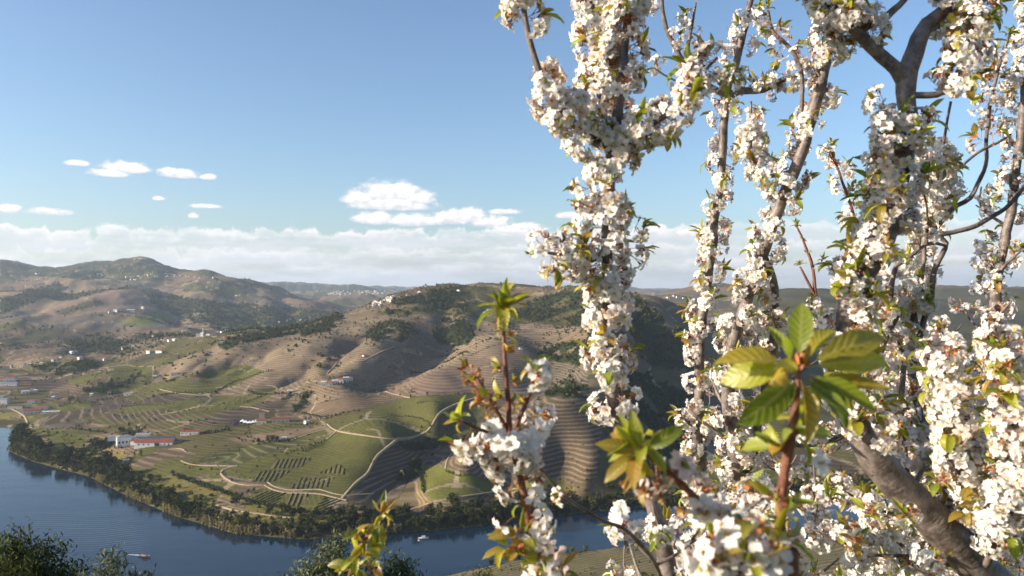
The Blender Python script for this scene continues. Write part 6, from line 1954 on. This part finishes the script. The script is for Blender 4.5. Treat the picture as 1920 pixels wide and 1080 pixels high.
# tallest near shoot: rosette of large leaves
b, r_ = A.limb([crotchA, pw(1470, 1280, 0.95), (1455, 1090, 0.88), (1463, 990, 0.87), (1472, 885, 0.86), (1490, 772, 0.85), (1497, 690, 0.85)], [17, 13, 12, 11.5, 11, 10, 7], mat=M_SHOOT, seg=9, wiggle=0.001)
top = np.array(pw(1498, 690, 0.85))
for (ex, ey, ez, sz) in ((0.02, -0.1, 1.0, 0.072), (-0.75, -0.2, 0.45, 0.058), (-1.0, -0.1, 0.16, 0.078), (-0.95, -0.3, -0.25, 0.076), (-0.6, -0.4, -0.6, 0.070), (0.85, -0.1, 0.36, 0.076), (1.0, -0.2, 0.12, 0.074), (0.85, -0.3, -0.55, 0.082),
                         (0.45, -0.4, -0.95, 0.072), (0.15, -0.5, -0.85, 0.062), (-0.1, -0.5, -0.9, 0.060), (0.6, 0.4, 0.6, 0.06), (-0.4, 0.5, 0.6, 0.06), (0.3, -0.7, 0.2, 0.05), (-0.35, -0.7, 0.1, 0.05), (0.9, 0.3, -0.9, 0.075), (0.25, -0.2, -1.0, 0.07), (-0.45, -0.2, -0.95, 0.06), (0.65, -0.3, -0.75, 0.075), (-0.8, 0.2, -0.1, 0.07)):
    A.leaf(top + np.array([ex, ey, ez]) * 0.006, (ex, ey * 0.6, ez), sz * A.rng.uniform(0.85, 1.35), (0.2, -0.8, 0.5), A.rng.choice([0, 1, 2, 3, 4, 5]))
A.scale_bits(top, (0, -0.3, 1), 12, 0.009)
for (px, py, dx_, n_, sz) in ((1475, 838, -1, 5, 0.056), (1482, 815, 1, 4, 0.058), (1465, 940, 1, 3, 0.045), (1462, 935, -0.8, 3, 0.04), (1460, 1010, 0.8, 4, 0.045)):
    A.tuft(pw(px, py, 0.86), (dx_, -0.2, 0.35), n_, sz, 0.8, 0.2)
A.blossom(np.array(pw(1535, 868, 0.87)), (0.4, -0.9, 0.2), 0, 1.0)
# blossom and buds low in the foreground
b, r_ = A.limb([crotchA, pw(1360, 1350, 0.95), (1375, 1130, 0.88), (1390, 1060, 0.86)], [14, 10, 8, 6], mat=M_SHOOT, seg=8, wiggle=0.001)
for (px, py, w_) in ((1345, 1030, 0.15), (1390, 1010, 0.2), (1430, 1040, 0.35), (1370, 1065, 0.3), (1330, 1075, 0.1), (1440, 1085, 0.5), (1405, 1080, 0.3)):
    A.cluster(np.array(pw(px, py, 0.87)), (A.rng.uniform(-0.6, 0.6), -0.6, 0.5), 6, 1.2, 2, 0.04, 0.03, w_ + 0.2)
for k in range(46):       # lower spurs round the foot of the tree
    px, py, D = A.rng.uniform(1150, 1560), A.rng.uniform(930, 1090), A.rng.uniform(1.5, 2.3)
    if k % 2 == 0:
        A.twig_to(px, py, D, 3.0, per_m=16, n=(7, 11), leaves=(2, 4), leaf_size=0.036, wither=0.12, t0=0.45)
# yellow-leaved sprig far below on the left
b, r_ = A.limb([crotchA, Vector((0.1, 1.6, 220.6)), pw(640, 1180, 1.45), (655, 1085, 1.42), (674, 1040, 1.41), (692, 1000, 1.40), (712, 968, 1.40)], [14, 9, 6, 5.5, 5, 4, 2.5], mat=M_SHOOT, seg=7, wiggle=0.002)
for (px, py, n_, sz) in ((714, 962, 7, 0.040), (704, 982, 7, 0.046), (694, 1000, 9, 0.050), (684, 1020, 9, 0.050), (674, 1042, 8, 0.048), (664, 1064, 7, 0.046)):
    A.tuft(pw(px, py, 1.40), (0.15, -0.2, 0.8), n_, sz, 1.5, 0.7)
A.cluster(np.array(pw(690, 1075, 1.41)), (0.3, -0.5, 0.4), 4, 1.1, 4, 0.034, 0.02, 0.6)
A.finish()

# ---- second tree: thick dark limb leaning in from the lower right
Bt = CherryTree('cherry_tree', base_at(1.75, 2.1), 'cherry tree with the thick bare diagonal limb and forked dark trunk', 23)
crB = pw(1930, 1160, 2.05)
Bt.limb([Vector(Bt.base), Vector((1.72, 2.1, 219.2)), Vector((1.55, 2.08, 220.4)), crB], [66, 58, 50, 44], 'trunk', seg=14, wiggle=0.012, step=0.05)
s4, r4 = Bt.limb([crB, (1838, 1068, 2.0), (1786, 1008, 1.97), (1705, 930, 1.95), (1640, 862, 1.93), (1605, 790, 1.92), (1588, 690, 1.92), (1586, 600, 1.92), (1600, 545, 1.92), (1626, 505, 1.92), (1660, 430, 1.92), (1687, 324, 1.93), (1704, 246, 1.94), (1702, 205, 1.94), (1700, 158, 1.95), (1712, 107, 1.97), (1732, 58, 1.98), (1784, 8, 2.0), (1830, -50, 2.02)],
                 [44, 41, 39, 37, 34, 25, 22, 22, 22, 23, 24, 23, 19, 17.5, 20, 19, 17, 15, 13], seg=16, knots=0.10)
Bt.dress(s4, r4, t_of(s4, 850), t_of(s4, 560), 34, (8, 12), (2, 4), 0.042, 0.35, side=(0, -0.3, 0))
Bt.dress(s4, r4, t_of(s4, 560), t_of(s4, 225), 46, (9, 13), (2, 4), 0.042, 0.08, side=(-0.75, -0.2, 0))
Bt.dress(s4, r4, t_of(s4, 50), 1.0, 30, (8, 12), (2, 4), 0.036, 0.2)
b, r_ = Bt.limb([(1702, 160, 1.95), (1680, 131, 1.94), (1641, 95, 1.93), (1608, 62, 1.92), (1575, 30, 1.92), (1545, -15, 1.92)], [16, 14.5, 13.5, 12, 10, 8], seg=11)
Bt.dress(b, r_, 0.27, 1.0, 40, (10, 14), (1, 3), 0.034)
b, r_ = Bt.limb([(1608, 62, 1.92), (1640, 45, 1.96), (1664, 30, 2.0), (1700, -10, 2.05)], [8, 8.5, 8, 7], seg=8)
Bt.dress(b, r_, 0.0, 0.14, 36, (9, 12), (1, 2), 0.034)
b, r_ = Bt.limb([(1708, 178, 1.94), (1740, 178, 1.93), (1775, 170, 1.92), (1800, 130, 1.92), (1818, 70, 1.93), (1835, 0, 1.95), (1842, -50, 1.95)], [7, 7, 6.5, 6, 5.5, 5, 4], seg=8)
Bt.dress(b, r_, 0.17, 1.0, 36, (9, 13), (1, 3), 0.036)
Bt.dress(b, r_, 0.09, 0.19, 40, (5, 8), (4, 6), 0.042)
for (px, py) in ((1640, 190), (1655, 230), (1660, 265), (1648, 290)):
    Bt.cluster(np.array(pw(px + 10, py + 8, 1.88)), (-0.8, -0.4, 0.2), 9, 1.1, 2, 0.036)
# thin forked stems to the right of the trunk
node, rn = Bt.limb([(1790, 1010, 1.98), (1765, 880, 2.1), (1720, 760, 2.3), (1713, 690, 2.4), (1722, 637, 2.4), (1745, 555, 2.4), (1752, 508, 2.4), (1774, 456, 2.4), (1750, 435, 2.4), (1747, 378, 2.4), (1770, 345, 2.4), (1815, 300, 2.4), (1895, 252, 2.42)],
                   [8, 8, 7, 6.5, 6.5, 6.5, 6, 5.5, 5, 4, 3.5, 3, 2.5], seg=8)
Bt.dress(node, rn, 0.02, 0.25, 24, (8, 12), (1, 3), 0.034, 0.1)
Bt.limb([(1752, 440, 2.4), (1786, 437, 2.4), (1831, 424, 2.4), (1884, 391, 2.4), (1925, 345, 2.4)], [5, 5, 5, 4.5, 4], seg=7)
b, r_ = Bt.limb([(1750, 435, 2.4), (1786, 394, 2.42), (1819, 371, 2.42), (1838, 332, 2.42), (1849, 295, 2.42), (1849, 253, 2.42), (1864, 156, 2.42), (1884, 94, 2.42), (1892, 62, 2.42)], [5, 5, 5, 4.5, 4.5, 4, 4, 3.5, 2.5], seg=7)
Bt.dress(b, r_, 0.42, 0.92, 20, (5, 8), (1, 3), 0.03, 0.25, gap=0.25)
Bt.tuft(pw(1892, 66, 2.42), (0.2, 0, 1), 9, 0.036)
b, r_ = Bt.limb([(1770, 460, 2.4), (1735, 458, 2.35), (1700, 490, 2.35), (1682, 500, 2.35), (1670, 555, 2.35), (1685, 580, 2.35), (1655, 645, 2.35), (1640, 720, 2.3), (1650, 860, 2.0)], [3, 4, 5, 5, 6, 6.5, 7, 7, 7], seg=7)
Bt.dress(b, r_, 0.25, 0.9, 24, (8, 12), (1, 3), 0.034)
b, r_ = Bt.limb([(1720, 300, 2.5), (1735, 400, 2.5), (1728, 520, 2.45), (1700, 640, 2.4), (1690, 760, 2.3), (1705, 925, 2.0)], [3, 4.5, 5, 5.5, 6, 7], seg=7)
Bt.dress(b, r_, 0.0, 0.95, 22, (8, 12), (1, 3), 0.034)
b, r_ = Bt.limb([(1783, 190, 2.2), (1775, 235, 2.22), (1768, 275, 2.25), (1755, 350, 2.35), (1747, 380, 2.4)], [3, 3, 3.2, 3.5, 3.5], seg=6)
Bt.dress(b, r_, 0.35, 1.0, 30, (6, 9), (2, 4), 0.034)
b, r_ = Bt.limb([(1711, 930, 1.96), (1730, 885, 1.95), (1763, 880, 1.93), (1810, 884, 1.92), (1856, 890, 1.92), (1915, 875, 1.92)], [5, 5, 5, 4.5, 4, 3], seg=7)
Bt.dress(b, r_, 0.5, 1.0, 24, (5, 8), (2, 3), 0.036)
# hanging mass of blossom right of the limb
b, r_ = Bt.limb([(1838, 1050, 2.0), (1830, 930, 1.9), (1800, 860, 1.82), (1785, 780, 1.80), (1775, 700, 1.80), (1768, 650, 1.8)], [8, 8, 7, 6, 5, 4], seg=8)
Bt.dress(b, r_, 0.25, 1.0, 46, (11, 15), (1, 3), 0.036)
b, r_ = Bt.limb([(1850, 1060, 1.9), (1890, 950, 1.75), (1905, 860, 1.7), (1900, 760, 1.68), (1890, 680, 1.68), (1880, 625, 1.68)], [8, 8, 7, 6, 5, 4], seg=8)
Bt.dress(b, r_, 0.15, 1.0, 40, (10, 14), (2, 4), 0.042, 0.12)
for (px, py, D, n_) in ((1760, 905, 1.75, 8), (1590, 990, 1.7, 6), (1625, 960, 1.8, 6), (1600, 1015, 1.65, 6), (1700, 965, 1.8, 6), (1750, 1050, 1.7, 6), (1845, 640, 1.75, 7), (1880, 690, 1.65, 8), (1870, 800, 1.7, 6), (1540, 850, 1.8, 5), (1640, 760, 1.85, 7), (1675, 800, 1.85, 6)):
    Bt.tuft(pw(px, py, D), (Bt.rng.uniform(-0.4, 0.4), -0.5, 0.7), n_, 0.044, 1.4, 0.5)
    Bt.cluster(np.array(pw(px, py, D)), (0, -0.6, 0.3), 6, 1.2, 0, 0.03, 0.02, 0.5, 0.85)
for k in range(70):
    px, py = Bt.rng.uniform(1520, 1960), Bt.rng.uniform(640, 1090)
    D = Bt.rng.uniform(2.0, 3.0)
    Bt.twig_to(px, py, D, 3.0, per_m=20, n=(8, 12), leaves=(2, 4), leaf_size=0.038, wither=0.10, t0=0.35, gap=0.1)
for (px, py, D) in ((1725, 330, 2.2), (1740, 290, 2.2), (1705, 400, 2.3), (1790, 340, 2.6), (1760, 300, 2.3), (1690, 480, 2.4), (1715, 560, 2.4), (1735, 620, 2.5), (1665, 610, 2.4), (1640, 560, 2.3), (1650, 520, 2.3), (1700, 530, 2.4), (1755, 600, 2.6), (1800, 690, 2.4)):
    Bt.twig_to(px, py, D, 2.4, per_m=26, n=(7, 11), leaves=(2, 4), leaf_size=0.034, wither=0.05, t0=0.3)
Bt.finish()

# ---- third tree behind: two slender blossom columns and leafy shoots
Ct = CherryTree('cherry_tree', base_at(1.0, 3.3), 'cherry tree behind with two slender pale-barked stems, blossom in separate bunches', 37)
crC = Vector((1.0, 3.25, 219.6))
Ct.limb([Vector(Ct.base), Vector((1.02, 3.3, 218.3)), Vector((0.99, 3.27, 219.0)), crC], [52, 46, 40, 36], 'trunk', seg=12, wiggle=0.012, step=0.05)
s2, r2 = Ct.limb([crC, pw(1330, 1150, 3.2), (1315, 950, 3.1), (1309, 850, 3.05), (1311, 760, 3.0), (1314, 640, 3.0), (1321, 560, 3.0), (1334, 470, 3.0), (1342, 400, 3.0), (1353, 310, 3.0), (1356, 255, 3.0), (1362, 178, 3.0), (1378, 130, 3.0), (1398, 50, 3.0), (1416, -40, 3.0)],
                 [24, 15, 13, 12, 11.5, 11, 10, 9.5, 9, 8.5, 8.5, 8.5, 7.5, 7, 6.5], seg=11)
Ct.dress(s2, r2, t_of(s2, 1080), t_of(s2, 180), 22, (10, 14), (1, 4), 0.040, 0.08, gap=0.05)
Ct.dress(s2, r2, t_of(s2, 80), 1.0, 10, (6, 9), (0, 2), 0.03, gap=0.2)
b, r_ = Ct.limb([(1362, 185, 3.0), (1385, 172, 2.98), (1430, 168, 2.95), (1470, 148, 2.92), (1500, 140, 2.9)], [9, 8, 7, 5.5, 4], seg=8)
Ct.dress(b, r_, 0.25, 1.0, 20, (6, 10), (2, 4), 0.036, 0.15, side=(0, 0, 0.2))
b, r_ = Ct.limb([(1362, 178, 3.0), (1335, 165, 2.95), (1300, 138, 2.9), (1277, 110, 2.88), (1248, 50, 2.86), (1238, -20, 2.85)], [7, 6.5, 6, 5.5, 5, 4], seg=8)
Ct.dress(b, r_, 0.15, 1.0, 14, (5, 8), (1, 3), 0.034, 0.1, gap=0.2)
b, r_ = Ct.limb([(1300, 138, 2.9), (1292, 90, 2.9), (1300, 40, 2.9), (1305, 5, 2.9)], [4, 3.5, 3, 2], seg=6)
Ct.dress(b, r_, 0.1, 0.8, 22, (4, 7), (1, 2), 0.03, 0.15)
Ct.tuft(pw(1308, 2, 2.9), (0.1, 0, 1), 9, 0.036)
b, r_ = Ct.limb([(1335, 165, 2.95), (1290, 160, 2.9), (1255, 147, 2.89), (1224, 126, 2.88)], [3, 2.6, 2.4, 2], seg=6)
Ct.dress(b, r_, 0.75, 1.0, 20, (5, 8), (1, 2), 0.03)
s3, r3 = Ct.limb([crC, pw(1430, 1180, 3.1), (1398, 950, 2.9), (1378, 850, 2.85), (1366, 740, 2.8), (1373, 650, 2.8), (1400, 560, 2.75), (1430, 475, 2.7), (1466, 375, 2.65), (1494, 308, 2.62), (1514, 246, 2.6), (1534, 175, 2.58), (1547, 120, 2.56), (1560, 60, 2.55), (1572, -30, 2.55)],
                 [26, 19, 16, 15, 13.5, 12.5, 12, 12, 12, 12, 12, 12, 11, 10, 9], seg=11)
Ct.dress(s3, r3, t_of(s3, 900), t_of(s3, 560), 18, (9, 13), (2, 4), 0.042, 0.1)
Ct.dress(s3, r3, t_of(s3, 560), t_of(s3, 330), 26, (10, 14), (1, 3), 0.036, 0.05, side=(-0.4, -0.1, 0))
Ct.dress(s3, r3, t_of(s3, 320), t_of(s3, 140), 24, (9, 13), (1, 3), 0.036, 0.05, side=(-0.7, 0.1, 0))
Ct.dress(s3, r3, t_of(s3, 130), 1.0, 34, (10, 14), (1, 3), 0.036, 0.05)
b, r_ = Ct.limb([(1430, 475, 2.7), (1448, 520, 2.75), (1452, 570, 2.8), (1450, 640, 2.82), (1430, 760, 2.85), (1400, 900, 2.88)], [7, 9, 9.5, 10, 10.5, 11], seg=8)
Ct.dress(b, r_, 0.15, 0.95, 18, (8, 12), (1, 4), 0.036, 0.1)
b, r_ = Ct.limb([(1490, 320, 2.62), (1440, 330, 2.66), (1415, 300, 2.68), (1408, 260, 2.68), (1408, 190, 2.68)], [5, 4.5, 4, 3.5, 2.5], seg=7)
Ct.dress(b, r_, 0.2, 0.85, 34, (9, 13), (1, 3), 0.036)
Ct.tuft(pw(1425, 215, 2.68), (0.2, 0, 1), 7, 0.036)
b, r_ = Ct.limb([(1500, 250, 2.6), (1500, 120, 2.58), (1450, 60, 2.57), (1440, 20, 2.57)], [5, 4.5, 4, 3], seg=7)
Ct.dress(b, r_, 0.35, 1.0, 24, (5, 8), (1, 3), 0.034, 0.2)
Ct.tuft(pw(1440, 18, 2.57), (-0.1, 0, 1), 9, 0.038)
b, r_ = Ct.limb([(1530, 560, 3.2), (1524, 500, 3.2), (1511, 462, 3.2), (1494, 425, 3.2)], [4, 3.5, 3, 2], seg=6, mat=M_SHOOT)
Ct.limb([(1450, 640, 2.82), (1490, 620, 3.0), (1530, 560, 3.2)], [5, 4.5, 4], seg=6, mat=M_SHOOT)
Ct.tuft(pw(1494, 425, 3.2), (-0.1, 0, 1), 9, 0.036)
for (px, py) in ((1504, 450), (1515, 475), (1522, 505)): Ct.tuft(pw(px, py, 3.2), (Ct.rng.choice([-1, 1]), -0.2, 0.6), 3, 0.024)
b, r_ = Ct.limb([(1530, 560, 3.2), (1515, 530, 3.2), (1500, 500, 3.2)], [3.5, 3, 2], seg=6, mat=M_SHOOT)
Ct.tuft(pw(1499, 498, 3.2), (-0.2, 0, 1), 9, 0.036)
Ct.tuft(pw(1543, 488, 3.2), (0, 0, 1), 8, 0.036)
b, r_ = Ct.limb([(1640, 560, 3.1), (1600, 400, 3.0), (1575, 330, 3.0), (1555, 275, 3.0)], [4, 3.5, 3, 2], seg=6, mat=M_SHOOT)
Ct.limb([(1450, 640, 2.82), (1560, 640, 3.0), (1640, 560, 3.1)], [5, 4.5, 4], seg=6, mat=M_SHOOT)
Ct.dress(b, r_, 0.5, 1.0, 18, (5, 8), (2, 4), 0.034)
Ct.tuft(pw(1560, 275, 3.0), (-0.2, 0, 1), 9, 0.042)
for k in range(44):
    px, py = Ct.rng.uniform(1265, 1640), Ct.rng.uniform(560, 1080)
    if 1400 < px < 1450 and 720 < py < 810: continue
    Ct.twig_to(px, py, Ct.rng.uniform(2.7, 3.6), 2.6, per_m=13, n=(8, 12), leaves=(1, 4), leaf_size=0.036, wither=0.1, t0=0.4, gap=0.1)
Ct.finish()

# ---- fourth tree at the right, farther back
Dt = CherryTree('cherry_tree', base_at(2.35, 3.7), 'cherry tree behind with one straight banded stem and small bunches', 53)
crD = Vector((2.3, 3.65, 219.4))
Dt.limb([Vector(Dt.base), Vector((2.36, 3.7, 218.2)), Vector((2.33, 3.66, 218.9)), crD], [48, 42, 36, 32], 'trunk', seg=12, wiggle=0.012, step=0.05)
s5, r5 = Dt.limb([crD, pw(1870, 1100, 3.4), (1862, 850, 3.25), (1864, 700, 3.15), (1865, 608, 3.1), (1868, 543, 3.1), (1874, 498, 3.1), (1881, 455, 3.1), (1898, 385, 3.1), (1904, 320, 3.1), (1913, 268, 3.1), (1922, 180, 3.1), (1930, 60, 3.1), (1935, -60, 3.1)],
                 [24, 14, 12.5, 12, 11.5, 11, 10.5, 10, 9.5, 9, 8.5, 8, 7.5, 7], seg=11)
Dt.dress(s5, r5, t_of(s5, 1000), t_of(s5, 20), 16, (8, 12), (1, 4), 0.036, 0.08, gap=0.12)
b, r_ = Dt.limb([(1926, 155, 3.1), (1900, 148, 3.08), (1880, 142, 3.06), (1860, 145, 3.05)], [7, 6.5, 5, 4], seg=7)
Dt.dress(b, r_, 0.3, 1.0, 16, (5, 8), (1, 3), 0.034)
for (px, py, D) in ((1830, 385, 3.3), (1828, 460, 3.3), (1835, 530, 3.3), (1840, 480, 3.2), (1820, 600, 3.2), (1845, 620, 3.2), (1900, 560, 3.0), (1915, 470, 3.0), (1800, 560, 3.4), (1840, 350, 3.3), (1890, 240, 3.2), (1900, 300, 3.0)):
    Dt.twig_to(px, py, D, 2.4, per_m=16, n=(7, 10), leaves=(1, 3), leaf_size=0.034, wither=0.06, t0=0.45)
for k in range(40):
    px, py = Dt.rng.uniform(1640, 1960), Dt.rng.uniform(600, 1080)
    Dt.twig_to(px, py, Dt.rng.uniform(2.9, 4.0), 2.6, per_m=13, n=(8, 12), leaves=(1, 3), leaf_size=0.036, wither=0.08, t0=0.4, gap=0.1)
Dt.finish()
# ------------------------------------------------------------------ air
def haze_box():
    m = bpy.data.materials.new('thin_haze')
    m.use_nodes = True
    n = Nodes(m.node_tree)
    pv = n.new('ShaderNodeVolumePrincipled')
    pv.inputs['Color'].default_value = (0.66, 0.80, 1.0, 1)
    pv.inputs['Density'].default_value = 4.0e-5
    pv.inputs['Anisotropy'].default_value = 0.25
    o = n.new('ShaderNodeOutputMaterial')
    n.link(pv.outputs[0], o.inputs['Volume'])
    o_ = MB().box(-26000, 26000, -3000, 26000, -6, 640).build('haze', m)
    tag(o_, kind='stuff')
haze_box()
